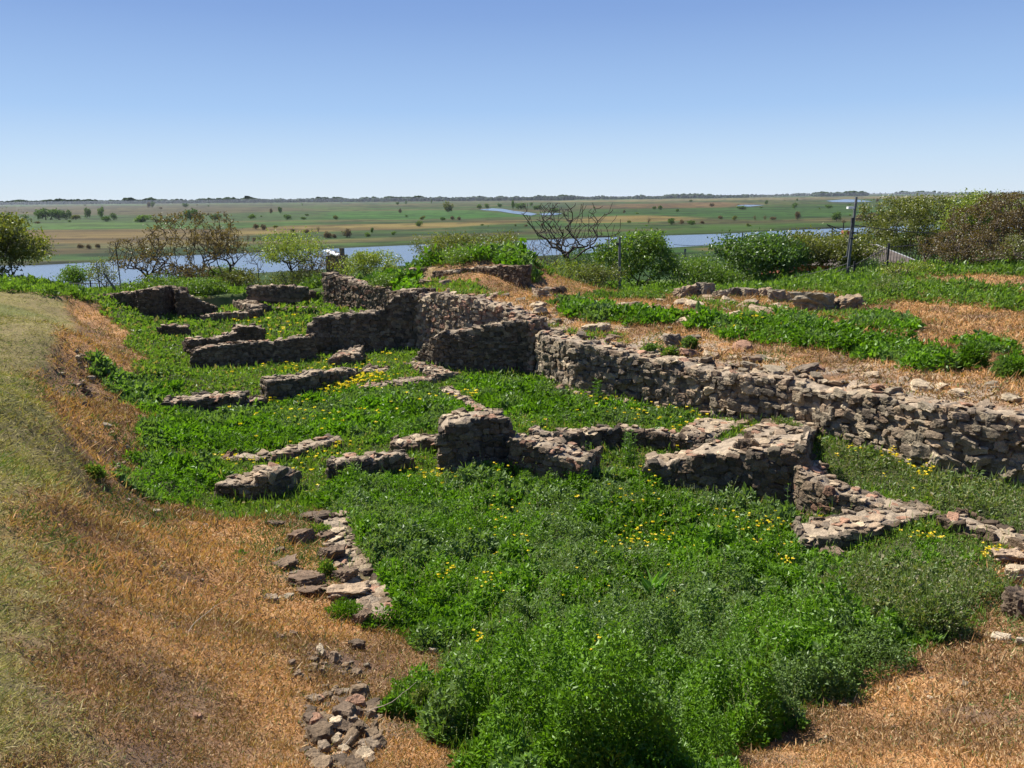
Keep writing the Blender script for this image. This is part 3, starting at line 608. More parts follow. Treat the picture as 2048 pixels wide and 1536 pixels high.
# ------------------------------------------------------------------ ground vegetation (nobody could count it)
VEG = [  # name, label, category, polygon (world), height, kind
 ('weed_cover', 'loose grass and weeds between the ruined walls across the sunken floor', 'weeds', PITG, .12, 'grass'),
 ('weed_cover', 'lush low green carpet left of the thin stone line in the middle rooms', 'weeds', hits([(262, 872), (335, 832), (485, 826), (640, 795), (720, 782), (870, 778), (925, 812), (960, 832), (900, 848), (876, 872), (780, 885), (690, 874), (560, 900), (430, 915), (330, 905)]), .24, 'lush'),
 ('weed_cover', 'lush low green carpet below the tall shaded cross wall', 'weeds', hits([(885, 752), (960, 755), (1080, 760), (1110, 795), (1290, 820), (1435, 848), (1440, 868), (1405, 872), (1325, 858), (1230, 852), (1147, 858), (1085, 855), (1045, 835), (975, 828), (925, 802)]), .26, 'lush'),
 ('weed_cover', 'greyish green weeds at the left foot of the earth slope', 'weeds', hits([(252, 925), (300, 900), (430, 925), (440, 960), (430, 1010), (330, 1000), (272, 985)]), .30, 'lush'),
 ('weed_cover', 'green herbs on the slope above the black-faced wall', 'weeds', hits([(205, 735), (262, 752), (380, 770), (330, 800), (325, 830), (298, 830), (228, 790)]), .26, 'lush'),
 ('weed_cover', 'deep green leafy carpet filling the nearest room', 'weeds', hits([(655, 1040), (600, 1010), (650, 970), (740, 960), (860, 955), (900, 960), (1030, 945), (1160, 960), (1290, 968), (1340, 985), (1560, 1035), (1600, 1100), (1690, 1140), (1880, 1090), (1975, 1130), (1960, 1200), (1940, 1260), (1880, 1295), (1762, 1330), (1745, 1390), (1600, 1450), (1490, 1485), (1440, 1536), (1420, 1600), (1200, 1620), (960, 1600), (915, 1536), (890, 1490), (840, 1440), (885, 1350), (850, 1300), (748, 1258), (705, 1140), (672, 1060)]), .33, 'lush'),
 ('weed_cover', 'tall bushy green growth nearest the viewer in the nearest room', 'weeds', hits([(1020, 1400), (1150, 1290), (1300, 1240), (1500, 1250), (1680, 1270), (1752, 1340), (1735, 1390), (1600, 1445), (1490, 1478), (1435, 1530), (1300, 1600), (1000, 1600), (925, 1520), (950, 1450)]), .75, 'lush'),
 ('weed_cover', 'yellowish tangle of weeds at the right end of the nearest room', 'weeds', hits([(1640, 1170), (1880, 1110), (1985, 1150), (1990, 1240), (1900, 1285), (1790, 1290), (1650, 1240)]), .42, 'thin'),
 ('weed_cover', 'weeds with yellow flowers on the strip below the long retaining wall', 'weeds', hits([(1615, 905), (1640, 885), (1767, 925), (1870, 965), (2003, 985), (2080, 1005), (2100, 1100), (1990, 1060), (1890, 1030), (1780, 985), (1690, 965), (1640, 945)]), .34, 'thin'),
 ('weed_cover', 'long band of bushy green weeds across the dry plateau', 'weeds', hits([(1385, 660), (1400, 648), (1470, 645), (1530, 640), (1600, 645), (1680, 665), (1760, 685), (1850, 705), (1898, 722), (1900, 740), (1830, 742), (1720, 722), (1600, 705), (1500, 690), (1440, 672)]), .42, 'lush'),
 ('weed_cover', 'green weeds among the flat stones at the back of the plateau', 'weeds', hits([(1112, 612), (1150, 605), (1230, 622), (1300, 632), (1360, 636), (1350, 648), (1250, 652), (1160, 640), (1120, 628)]), .34, 'lush'),
 ('weed_cover', 'small green weed patch right of the boulder row', 'weeds', hits([(1690, 640), (1760, 636), (1830, 645), (1842, 662), (1780, 668), (1710, 660)]), .26, 'lush'),
 ('weed_cover', 'low green weed patch near the right edge of the plateau', 'weeds', hits([(1915, 690), (1960, 682), (2030, 690), (2040, 704), (1960, 708), (1920, 702)]), .26, 'lush'),
 ('weed_cover', 'faint green weeds growing over the inner end of the plateau', 'weeds', hits([(830, 574), (900, 562), (960, 576), (1000, 592), (930, 596), (880, 586)]), .12, 'grass'),
 ('weed_cover', 'green weeds along the foot of the boulder row', 'weeds', hits([(1380, 600), (1600, 625), (1720, 625), (1700, 640), (1560, 632), (1420, 618)]), .10, 'grass'),
 ('weed_cover', 'sparse green tufts at the middle of the long plateau strip', 'weeds', hits([(1080, 655), (1180, 660), (1250, 680), (1300, 712), (1230, 700), (1120, 670)]), .06, 'grass'),
 ('tall_grass', 'pale green tall grass behind the plateau boulders', 'grass', hits([(1060, 575), (1200, 568), (1350, 572), (1400, 582), (1330, 600), (1230, 600), (1100, 600)])+[(14, 46), (2, 48)], .28, 'tall'),
 ('tall_grass', 'bright green tall grass on the bank at the right edge', 'grass', hits([(1730, 612), (1800, 606), (1900, 612), (2060, 625), (2060, 585), (1900, 570), (1750, 565), (1660, 585)])+[], .30, 'tall'),
 ('tall_grass', 'leafy green bank sloping up to the iron fence', 'grass', [(6, 38.5), (10, 36), (14, 34), (20, 31.5), (30, 30), (34, 42), (12, 45), (5, 44)], .32, 'tall'),
 ('tall_grass', 'green growth on the bank above the far walls', 'grass', [(-9.9, 42.2), (-13.4, 42.7), (-14.6, 42.2), (-18, 39.9), (-21, 41), (-32, 46), (-30, 52), (-4, 50), (-6, 40), (-5.2, 38)], .11, 'tall'),
 ('tall_grass', 'tall grass on the crest of the mown bank at the left edge', 'grass', [(-24.5, 34.6), (-20.6, 35.0), (-19.6, 36.6), (-20.5, 39), (-24, 44), (-34, 42), (-34, 33)], .26, 'tall'),
 ('tall_grass', 'dark green herbs heaped on the mound above the shaded plateau wall', 'grass', [(-4.8, 36.4), (-3.3, 37.0), (.2, 33.6), (1.2, 34.5), (.4, 38), (-5, 40)], .8, 'lush'),
 ('tall_grass', 'bushy herbs behind the bright pebbly wall', 'grass', [(-5.3, 33.5), (-4.2, 34), (-4.4, 38), (-6.8, 41), (-8.4, 42.6), (-7.6, 40.5), (-5.9, 37.6)], .45, 'lush'),
]
def veg_at(x, y):
    k = np.full(len(x), -1); H = np.zeros(len(x))
    edge_n = (fbm(x*2.1, y*2.1, 61, 3)-.5)
    d = np.hypot(x, y)
    for i, (nm, lb, ct, P, h, kd) in enumerate(VEG):
        sd = sdm(x, y, P, 1.0)+edge_n*(.8+.03*d if i else .5)
        m = sd > 0; k[m] = i; H[m] = h*(.35+.65*sstep(0, .28, sd[m]))
    return k, H
def in_wall(x, y, pad=.02):
    m = np.zeros(len(x), bool)
    for P in FOOT:
        q = bb(x, y, P, .2)
        if q.any(): idx = np.where(q)[0]; s = polysd(x[idx], y[idx], P) > -pad; m[idx[s]] = True
    return m
def canopy(x, y, H, d):
    f, idn = worley(x/.30, y/.30, 5); f2, id2 = worley(x/1.3, y/1.3, 15)
    big = fbm(x*.5, y*.5, 66)
    h = H*(.12+.95*(1-np.clip(f*1.25, 0, 1)**1.5)*(.6+.6*idn)+.45*(big-.45))*(.46+.80*(1-np.clip(f2, 0, 1)**2)*(.45+.75*id2))
    return np.maximum(h, .03)
def leaves(C, N, L, W, col, fold=.25, r=rng):
    """C (n,3) leaf base, N leaf direction (unit), L length, W width: one folded diamond each"""
    n = len(C); rv = r.normal(0, 1, (n, 3)); S_ = np.cross(N, rv); S_ /= np.linalg.norm(S_, axis=1)[:, None]+1e-9; B = np.cross(S_, N)
    V = np.empty((n, 4, 3)); V[:, 0] = C; V[:, 2] = C+N*L[:, None]
    mid = C+N*(L*.45)[:, None]+B*(W*fold)[:, None]
    V[:, 1] = mid+S_*(W*.5)[:, None]; V[:, 3] = mid-S_*(W*.5)[:, None]
    return V.reshape(-1, 3), np.arange(n*4).reshape(n, 4), np.repeat(col, 4, 0)
def unit(v): return v/(np.linalg.norm(v, axis=1)[:, None]+1e-9)
def scatter(n, r0, r1, a=44):
    rr = np.exp(rng.uniform(math.log(r0), math.log(r1), n)); th = rng.uniform(R_(-a), R_(a), n)
    return rr*np.sin(th), rr*np.cos(th)
store = {}
def put(key, parts): store.setdefault(key, []).append(parts)
def flush(key, name, mat):
    V, F, C = [], [], []; o = 0
    for v, f, c in store.pop(key): V.append(v); F.append(f+o); C.append(c); o += len(v)
    return link(name, npmesh(name, np.vstack(V), np.vstack(F), np.vstack(C)), mat)
def greens(n, x, y, kd, r=rng):
    a = fbm(x*.8, y*.8, 71, 4)[:, None]; b = fbm(x*.25+5, y*.25, 72)[:, None]; u = r.random((n, 1))
    if kd == 'lush': c = np.array([.065, .145, .010])*(1-u)+np.array([.155, .285, .022])*u; c = c*(.55+.8*a); w_ = sstep(.50, .62, fbm(x*1.1+40, y*1.1, 73, 3))[:, None]*.75; c = c*(1-w_)+w_*(np.array([.10, .15, .05])*(1-u)+np.array([.17, .24, .09])*u)
    elif kd == 'grass': c = np.array([.085, .155, .022])*(1-u)+np.array([.165, .24, .045])*u; c = c*(.8+.5*a); c = np.where(r.random((n, 1)) < .10, np.array([.26, .21, .10]), c)
    elif kd == 'thin': c = np.array([.08, .14, .03])*(1-u)+np.array([.18, .21, .075])*u; c = np.where(r.random((n, 1)) < .16, np.array([.24, .22, .13]), c)
    else: c = np.array([.075, .14, .018])*(1-u)+np.array([.16, .24, .045])*u; c = c*(.7+.7*a)
    return np.clip(c, 0, 1)
NV = 2000000
for rep in range(4):
    x, y = scatter(NV//4, 3.0, 52); d = np.hypot(x, y)
    k, H = veg_at(x, y); m = k >= 0; x, y, d, k, H = x[m], y[m], d[m], k[m], H[m]
    m = ~in_wall(x, y); x, y, d, k, H = x[m], y[m], d[m], k[m], H[m]
    # thin out for the sparser kinds
    kinds = np.array([v[5] for v in VEG])[k]
    keep = np.where(kinds == 'lush', .80, np.where(kinds == 'grass', .62, np.where(kinds == 'thin', .6, .85)))
    keep *= np.where((kinds == 'grass'), .45+.9*fbm(x*1.2, y*1.2, 81), 1)
    m = rng.random(len(x)) < keep; x, y, d, k, H, kinds = x[m], y[m], d[m], k[m], H[m], kinds[m]
    z = height(x, y); ch = canopy(x, y, H, d); n = len(x)
    u = rng.random(n)**.7; zz = z+ch*u
    tilt = unit(np.c_[rng.normal(0, 1, n), rng.normal(0, 1, n), rng.uniform(-.05, 1.5, n)])
    sc = np.clip(d/6.3, 1.0, 9)
    for i in np.unique(k):
        q = k == i; kd = VEG[i][5]; nq = q.sum(); s = sc[q]*rng.uniform(.7, 1.35, nq)
        g = greens(nq, x[q], y[q], kd)
        blade = rng.random(nq) < {'lush': .12, 'grass': .55, 'thin': .35, 'tall': .6}[kd]
        for bl in (True, False):
            w_ = blade == bl
            if not w_.any(): continue
            C = np.c_[x[q][w_], y[q][w_], zz[q][w_]]; ss = s[w_]*(.6+.9*vnoise(C[:, 0]*1.4, C[:, 1]*1.4, 93)); nn = w_.sum()
            if bl:
                L = np.minimum(.085*ss, .14+.10*rng.random(nn)) if kd != 'tall' else .032*ss; W = .006*ss
                N_ = unit(np.c_[rng.normal(0, .33, nn), rng.normal(0, .33, nn), np.ones(nn)]); C[:, 2] += L*np.where(rng.random(nn) < .10, .3, -.6)
                put(('v', i), leaves(C, N_, L, W, g[w_], .1))
            else:
                f = 1.0 if kd in ('lush',) else .8
                put(('v', i), leaves(C, tilt[q][w_], .038*ss*f, .021*ss*f, g[w_]))
for i, (nm, lb, ct, P_, h, kd) in enumerate(VEG):
    if ('v', i) in store: tag(flush(('v', i), nm, M['leaf']), lb, ct, kind='stuff')

# dry tufts, mown straw and litter on the bare slopes
for rep in range(2):
    x, y = scatter(700000, 2.6, 42, 50); d = np.hypot(x, y)
    pg = sdm(x, y, PITG, 2)+(fbm(x*2.1, y*2.1, 61, 3)-.5)*.5; m = (pg < .15) & (y < 40)
    x, y, d = x[m], y[m], d[m]; m = ~in_wall(x, y); x, y, d = x[m], y[m], d[m]
    f2 = fbm(x*3.3, y*3.3, 22, 4); mo = sdm(x, y, MOWN, 2)+(f2-.5)*.9
    soil = np.full(len(x), -1.0)
    for P_ in SOIL: soil = np.maximum(soil, sdm(x, y, P_, 1.0)+(f2-.5)*.5)
    dark = fbm(x*1.6+9, y*1.6, 31, 4)
    keep = np.where(soil > 0, .6, 1)*np.where(dark > .6, .7, 1)*np.where(mo > 0, .75, 1)*(.05+1.7*fbm(x*2.6, y*2.6, 85, 4))
    ps = sdm(x, y, PLATEAU, 3); keep = keep*np.where((ps > 0) & (ps < 2.5), .35+.18*ps, 1)
    m = rng.random(len(x)) < keep; x, y, d, mo = x[m], y[m], d[m], mo[m]; n = len(x); z = height(x, y)
    sc = np.clip(d/6, .7, 6)*rng.uniform(.6, 1.4, n); u = rng.random((n, 1)); a = fbm(x*.9, y*.9, 21, 5)[:, None]
    col = np.array([.47, .27, .12])*(1-u)+np.array([.33, .175, .08])*u; col = col*(1.25-.6*sstep(.4, .65, a))
    pk = rng.random((n, 1)); col = np.where(pk < .16, np.array([.50, .36, .20]), col); col = np.where(pk > .80, np.array([.13, .085, .05]), col)
    g3 = fbm(x*.7+3, y*.7, 24, 4)
    gr = (rng.random(n) < .05+.5*sstep(.58, .72, g3)); col[gr] = np.array([.10, .15, .04])
    mow = mo > rng.normal(0, .15, n)
    mc = np.array([.40, .34, .125])*(1-u)+np.array([.27, .235, .075])*u; mc = np.where(pk < .12, np.array([.46, .39, .21]), mc)
    gm = rng.random(n) < .10+.55*sstep(.52, .66, g3); mc[gm] = (np.array([.13, .18, .035])*(1-u)+np.array([.18, .23, .05])*u)[gm]
    mc = np.where(pk > .88, np.array([.09, .07, .045]), mc)
    col = np.where(mow[:, None], mc, col)*rng.uniform(.8, 1.15, (n, 1))
    up = np.where(mow, .06, .75)
    N_ = unit(np.c_[rng.normal(0, .8, n), rng.normal(0, .8, n), np.abs(rng.normal(up, .4))])
    sc = np.where(mow, np.minimum(sc, 2.4), np.minimum(sc, 3.6)); L = np.where(mow, .050, .034)*sc*np.where(rng.random(n) < .05, 2.6, 1); W = np.where(mow, .0050, .0066)*sc
    v = leaves(np.c_[x, y, z+rng.uniform(0, .02, n)*np.clip(sc, 0, 2)], N_, L, W, col, .15)
    V4 = v[0].reshape(n, 4, 3); C4 = v[2].reshape(n, 4, 3)
    far_side = (ps[m] > 0) & ~mow
    for key, mm in (('mow', mow), ('dryp', far_side), ('dry', ~mow & ~far_side)):
        q = mm.sum()
        if q: put(key, (V4[mm].reshape(-1, 3), np.arange(q*4).reshape(q, 4), C4[mm].reshape(-1, 3)))
tag(flush('mow', 'mown_grass', M['dry']), 'straw-coloured mown grass clippings lying on the left bank', 'grass', kind='stuff')
tag(flush('dry', 'dry_grass', M['dry']), 'scorched orange grass stubble covering the near slope', 'grass', kind='stuff')
tag(flush('dryp', 'dry_grass', M['dry']), 'sparse orange stubble between stones on the right plateau', 'grass', kind='stuff')

# pale seeding stalks standing out of the nearest growth
xs, ys_ = scatter(9000, 4.0, 16, 38); kq, Hq = veg_at(xs, ys_); mq = np.isin(kq, (5, 6, 7, 8)) & (vnoise(xs*.9, ys_*.9, 97) > .5); xs, ys_, Hq = xs[mq], ys_[mq], Hq[mq]
zq = height(xs, ys_); cq = canopy(xs, ys_, Hq, 0); nq = len(xs); dq = np.hypot(xs, ys_)/8; dirs = unit(np.c_[rng.normal(0, .22, nq), rng.normal(0, .22, nq), np.ones(nq)]); Lq = cq*.5+rng.uniform(.10, .26, nq)
B0 = np.c_[xs, ys_, zq+cq*.5]; put('st', leaves(B0, dirs, Lq, .006*dq, np.tile([.16, .20, .08], (nq, 1))*rng.uniform(.7, 1.2, (nq, 1)), .1))
for k_ in range(6): put('st', leaves(B0+dirs*(Lq*(1-.07*k_))[:, None], unit(rng.normal(0, 1, (nq, 3))+dirs), .016*dq*rng.uniform(.6, 1.4, nq), .010*dq, np.tile([.26, .28, .15], (nq, 1))*rng.uniform(.6, 1.3, (nq, 1)), .2))
tag(flush('st', 'seed_stalks', M['leaf']), 'pale seeding stalks rising above the nearest green growth', 'weeds', kind='stuff')

# yellow blossoms
FL = [(660, 772, 60, 10, 70), (640, 745, 50, 12, 30), (560, 728, 60, 14, 30), (740, 755, 40, 8, 60), (720, 765, 50, 6, 50), (940, 790, 22, 8, 25), (870, 800, 60, 20, 14), (545, 802, 15, 5, 16), (590, 780, 20, 8, 6), (430, 815, 6, 3, 6),
      (600, 850, 80, 20, 22), (650, 905, 40, 15, 28), (470, 925, 40, 5, 14), (600, 930, 60, 20, 22), (870, 960, 40, 8, 32), (960, 950, 90, 20, 14), (1270, 985, 40, 30, 14), (1000, 1030, 60, 60, 22), (1020, 1100, 60, 50, 12), (1290, 1090, 50, 25, 46), (1220, 1030, 80, 30, 12),
      (1540, 1060, 25, 12, 22), (1520, 1090, 30, 15, 26), (1440, 1060, 60, 30, 18), (1570, 1140, 15, 8, 12), (980, 1215, 20, 8, 12), (890, 1195, 25, 5, 12), (960, 1318, 12, 5, 8), (1190, 1447, 8, 5, 6), (1340, 1222, 10, 6, 5), (1260, 1150, 60, 30, 8),
      (1350, 885, 40, 14, 40), (1530, 870, 30, 14, 16), (1790, 935, 20, 8, 16), (1770, 950, 20, 8, 6), (1840, 975, 25, 10, 22), (1700, 930, 20, 8, 8), (1850, 1085, 30, 8, 16), (1980, 1110, 25, 8, 20), (1300, 830, 90, 12, 36), (1420, 850, 20, 10, 10), (1240, 800, 40, 8, 8),
      (1500, 655, 60, 8, 20), (570, 655, 50, 12, 18), (480, 655, 90, 20, 10), (760, 722, 40, 10, 20), (1130, 830, 90, 20, 10), (700, 840, 140, 25, 22), (1150, 1190, 150, 40, 8), (1650, 1050, 30, 10, 8)]
pc, pn, pl, pw, pcol = [], [], [], [], []; sc_, sn_, sl_, sw_ = [], [], [], []
for a, b, ra, rb, n in FL:
    for _ in range(n):
        q = hit(a+rng.normal(0, ra*.7), b+6+rng.normal(0, rb*.9)); d = math.hypot(q[0], q[1])
        if in_wall(np.array([q[0]]), np.array([q[1]]))[0]: continue
        kk, HH = veg_at(np.array([q[0]]), np.array([q[1]])); zc = q[2]+canopy(np.array([q[0]]), np.array([q[1]]), HH, d)[0]+rng.uniform(.03, .14)
        s = .0115*max(d/7, 1)*rng.uniform(.7, 1.3)
        for j in range(5):
            an = j*1.257+rng.random(); pc.append((q[0], q[1], zc)); pn.append((math.cos(an), math.sin(an), .35)); pl.append(s*1.5); pw.append(s*1.2)
        pcol += [(.80, .62, .03)]*4+[(.62, .40, .02)]
        sc_.append((q[0], q[1], q[2])); sn_.append((0, 0, 1)); sl_.append(zc-q[2]); sw_.append(.004*max(d/8, 1))
put('fl', leaves(np.array(pc), unit(np.array(pn)), np.array(pl), np.array(pw), np.array(pcol), .05))
put('fl', leaves(np.array(sc_), np.array(sn_, float), np.array(sl_), np.array(sw_), np.tile([.10, .17, .04], (len(sc_), 1))))
tag(flush('fl', 'wildflowers', M['petal']), 'small yellow blossoms dotted over the green weeds among the walls', 'flowers', kind='stuff')

# ------------------------------------------------------------------ loose stones and boulders
def rock_mesh(seed, pal, sub=2, tone=1.0, flat=1.0):
    r = np.random.default_rng(seed); T, Fc = RT[sub]; v = T[r.integers(0, len(T))].copy(); v[:, 2] *= flat
    a = r.uniform(0, 6.28); c, s_ = math.cos(a), math.sin(a); v[:, :2] = v[:, :2]@np.array([[c, -s_], [s_, c]])
    mx = np.abs(v).max(0); v = v/mx/2; v[:, 2] -= v[:, 2].min()
    col = stone_cols(1, pal, r)[0]*tone*(.8+.4*fbm(v[:, 0]*4+seed, v[:, 1]*4+v[:, 2]*3, seed)[:, None])
    return npmesh('rock', v, Fc, col)
PROTO = {p: [rock_mesh(300+k+hash_, p, 2, .82 if p == 'brown' else 1.2) for k in range(8)] for p, hash_ in (('grey', 0), ('pink', 20), ('brown', 40))}
for c_, nm in (((.34, .29, .22), 'white'), ((.36, .22, .15), 'rust')):
    PAL[nm] = [c_]; PROTO[nm] = [rock_mesh(400+k, nm, 2) for k in range(3)]
PROTO3 = {p: [rock_mesh(500+k, p, 3, 1.0 if p == 'brown' else 1.3) for k in range(6)] for p in ('grey', 'pink', 'brown')}
def stone(px, py, wpx, hpx, pal, name, label, cat, group=None, depthf=.8, big=False, dz=0.0, rz=None, tilt=.12):
    q = hit(px, py+hpx*.35); d = math.sqrt(q[0]**2+q[1]**2+(5.5-q[2])**2); Wm = wpx*d/FPX; Hm = max(hpx*d/FPX*.85, Wm*.22)
    k = int(abs(px*7+py*13)); L_ = PROTO3[pal] if (big and pal in PROTO3) else PROTO[pal]
    o = link(name, L_[k % len(L_)]); o.location = (q[0], q[1], q[2]-Hm*.18+dz)
    if not o.data.materials: o.data.materials.append(M['stone'])
    o.scale = (Wm, Wm*depthf, Hm*1.15); o.rotation_euler = (random.uniform(-tilt, tilt), random.uniform(-tilt, tilt), random.uniform(-.5, .5) if rz is None else rz)
    return tag(o, label, cat, group)
ROW = 'boulders lined up at the back of the plateau'
for a, b, w_, h_, lb in ((1372, 583, 46, 24, 'stacked grey boulder at the left end of the plateau row'), (1408, 580, 42, 24, 'rounded grey boulder second from the row end nearest the weeds'), (1440, 588, 30, 14, 'small low grey rock between taller boulders of the row'), (1463, 584, 30, 18, 'blocky grey boulder standing in the middle of the row'),
                         (1492, 586, 45, 16, 'long flat grey boulder in the plateau row'), (1526, 585, 36, 18, 'pale pointed boulder in the plateau row'), (1552, 592, 42, 20, 'rough light grey boulder right of the pointed one'), (1582, 596, 40, 18, 'grey boulder leaning on the great block'), (1627, 603, 84, 36, 'great pale broken block, largest of the plateau row'), (1690, 607, 62, 28, 'dark boulder closing the row beside the orange ground')):
    stone(a, b, w_*1.1, h_*1.35, 'grey', 'boulder', lb, 'boulder', ROW, big=True, tilt=.06)
for a, b, w_, h_, p_, lb in ((1192, 656, 64, 22, 'pink', 'pale pitted boulder alone on the orange ground behind the long wall'), (1345, 680, 40, 26, 'grey', 'dark grey boulder beside a small green bush on the plateau'), (1383, 676, 44, 10, 'grey', 'flat grey stone just behind the small green bush'), (855, 565, 36, 16, 'pink', 'light boulder on the grass at the foot of the shaded plateau wall'),
                         (900, 1385, 78, 58, 'pink', 'big tan split boulder in the weeds near the rubble heap'), (1015, 1296, 36, 26, 'rust', 'rounded reddish stone among the nearest green weeds'), (1004, 1248, 26, 14, 'rust', 'small reddish stone half hidden above the rounded reddish one'), (867, 1304, 22, 18, 'white', 'small white stone at the edge of the green weeds'),
                         (395, 1436, 25, 22, 'rust', 'flat pinkish slab lying on dark burnt soil'), (1655, 1112, 60, 36, 'brown', 'brown rock outcrop below the flat triangular wall top'), (2012, 1112, 66, 32, 'pink', 'pale boulder at the right edge below the brown crumbling wall'), (2042, 1150, 60, 40, 'pink', 'cream rock under the pale boulder at the right edge'), (2040, 1215, 70, 60, 'brown', 'dark brown rock face in shade at the right edge'), (2003, 1276, 40, 20, 'white', 'creamy white stone at the foot of the dark rock face'), (2042, 1284, 30, 16, 'white', 'smaller cream stone at the right edge of the dry ground'),
                         (1845, 1195, 0, 0, 'grey', '')):
    if w_: stone(a, b, w_, h_, p_, 'boulder' if w_ > 30 else 'loose_stone', lb, 'boulder' if w_ > 30 else 'stone', big=p_ != 'white')
EDGE = 'stones of the tumbled wall line beside the nearest room'
for a, b, w_, h_, p_, lb in ((628, 1034, 70, 20, 'brown', 'long flat brown stone heading the tumbled wall line'), (548, 1048, 44, 14, 'brown', 'low brown stone to the left of the heading stone'), (605, 1077, 54, 30, 'brown', 'large smooth brown stone with grass growing right behind it'), (556, 1101, 32, 13, 'brown', 'dark stone sunk in orange grass'), (572, 1127, 56, 22, 'grey', 'flat grey slab left of the grass tuft'),
                             (662, 1107, 52, 38, 'brown', 'high rounded brown stone on the edge of the green carpet'), (652, 1072, 38, 16, 'grey', 'small grey stone above the high rounded one'), (690, 1147, 52, 30, 'brown', 'brown stone resting against the green carpet below the high one'), (585, 1148, 30, 13, 'pink', 'small yellowish stone beside the grass tuft'), (612, 1160, 74, 24, 'brown', 'broad brown stone lying across the tumbled line'), (622, 1182, 62, 22, 'grey', 'cracked grey stone at the lower end of the line'),
                             (698, 1184, 92, 30, 'pink', 'broad pale slab worn flat at the foot of the line'), (727, 1236, 40, 44, 'grey', 'grey slab half covered by the green carpet'), (570, 1196, 34, 10, 'white', 'pale flat flake on the orange grass'), (541, 1196, 26, 13, 'pink', 'tan fist-sized stone next to the pale flake'), (713, 1291, 38, 22, 'grey', 'dark rounded stone above the rubble heap'), (590, 1268, 18, 17, 'grey', 'upright little grey stone on orange stubble'), (560, 1278, 22, 11, 'grey', 'squat dark stone left of the upright one')):
    stone(a, b, w_*1.1, h_*1.0, 'brown' if p_ == 'grey' else p_, 'loose_stone', lb, 'stone', EDGE, big=True, tilt=.18)
CW = {'grey': 'grey', 'pink': 'tan', 'brown': 'dark brown', 'white': 'pale', 'g': 'dark green', 'b': 'brown', 'o': 'fresh green', 'gr': 'olive'}
def where(a, b, A, B):
    """place words from the rank of (a, b) among all of its kind"""
    u = (np.array(A) < a).mean(); v = (np.array(B) < b).mean()
    return ('far', 'upper middle', 'lower middle', 'near')[min(3, int(v*4))]+' '+('left', 'centre left', 'centre', 'centre right', 'right')[min(4, int(u*5))]
def many(n, fx, name, label, group, wr, pals, flat=.6, sub=0, seed=5, dzf=None):
    r = random.Random(seed); L_ = []
    for _ in range(n):
        a, b = fx(r); L_.append((a, b, r.uniform(*wr)*(.6+.8*r.random()**2), r.uniform(.35, .75), r.choice(pals)))
    W_ = sorted(q[2] for q in L_)
    for a, b, w_, k, p_ in L_:
        sz = 'small' if w_ < W_[n//3] else 'middling' if w_ < W_[2*n//3] else 'large'; sh = 'flat' if k < .48 else 'rounded' if k < .62 else 'chunky'
        random.seed(int(a*31+b*17)); noun, rest = label
        stone(a, b, w_, w_*k*flat*1.3, p_, name, '%s %s %s %s %s, %s part' % (sz, sh, CW[p_], noun, rest, where(a, b, [q[0] for q in L_], [q[1] for q in L_])), 'stone', group, dz=dzf(r, a, b) if dzf else 0, rz=r.uniform(0, 6.28), tilt=.3, depthf=r.uniform(.6, 1))
def ell(cx, cy, rx, ry):
    def f(r):
        t = r.uniform(0, 6.283); q = math.sqrt(r.random()); return cx+rx*q*math.cos(t), cy+ry*q*math.sin(t)
    return f
def band(P, wy):
    def f(r):
        i = r.randrange(len(P)-1); t = r.random(); return P[i][0]*(1-t)+P[i+1][0]*t, P[i][1]*(1-t)+P[i+1][1]*t+r.gauss(0, wy)
    return f
many(150, ell(690, 1460, 92, 86), 'rubble_stone', ('rubble', 'in the near rubble heap'), 'stones of the rubble heap', (9, 44), ['brown', 'brown', 'brown', 'pink'], .7, seed=11, dzf=lambda r, a, b: r.random()**2*.12*max(0, 1-math.hypot((a-690)/82, (b-1462)/74)))
many(34, ell(665, 1345, 90, 45), 'rubble_stone', ('stone', 'above the rubble heap'), 'stones scattered above the rubble heap', (12, 26), ['brown', 'grey', 'grey'], 1, seed=12)
many(46, band([(170, 770), (200, 880), (240, 960), (330, 1080), (420, 1170), (560, 1210), (300, 1250)], 40), 'loose_stone', ('stone', 'on the orange slope'), 'small stones on the orange slope', (7, 15), ['grey', 'white', 'brown', 'pink'], .8, seed=13)
many(40, band([(110, 740), (170, 790), (150, 690), (215, 760), (230, 930), (265, 960)], 10), 'loose_stone', ('stone', 'in the eroded bank'), 'stones breaking out of the eroded bank', (8, 20), ['brown', 'grey'], .7, seed=14)
many(130, band([(1130, 655), (1300, 700), (1450, 725), (1620, 745), (1800, 775), (2040, 800)], 13), 'flat_stone', ('stone', 'behind the long wall'), 'flat stones behind the long wall', (14, 44), ['grey', 'pink', 'grey'], .34, seed=15)
many(75, band([(880, 575), (960, 590), (1040, 610), (1110, 630), (1120, 655), (1060, 600), (1130, 600)], 11), 'flat_stone', ('slab', 'on the inner plateau'), 'slabs on the inner end of the plateau', (12, 34), ['grey', 'pink', 'grey'], .5, seed=16)
many(80, band([(1190, 606), (1260, 616), (1340, 612), (1400, 606), (1500, 610), (1560, 618), (1480, 636), (1420, 628), (1330, 650)], 7), 'flat_stone', ('stone', 'before the boulder row'), 'flat stones before the boulder row', (16, 44), ['grey', 'pink'], .4, seed=17)
many(60, band([(1085, 757), (1115, 775), (1160, 792), (1250, 803), (1330, 816)], 5), 'rubble_stone', ('stone', 'fallen below the long wall'), 'stones fallen below the long wall', (10, 22), ['pink', 'pink', 'brown'], 1, seed=18)
many(30, band([(1430, 842), (1500, 860), (1560, 880)], 7), 'rubble_stone', ('rubble', 'on the wall causeway'), 'rubble on the causeway', (14, 34), ['grey', 'pink'], .7, seed=19)
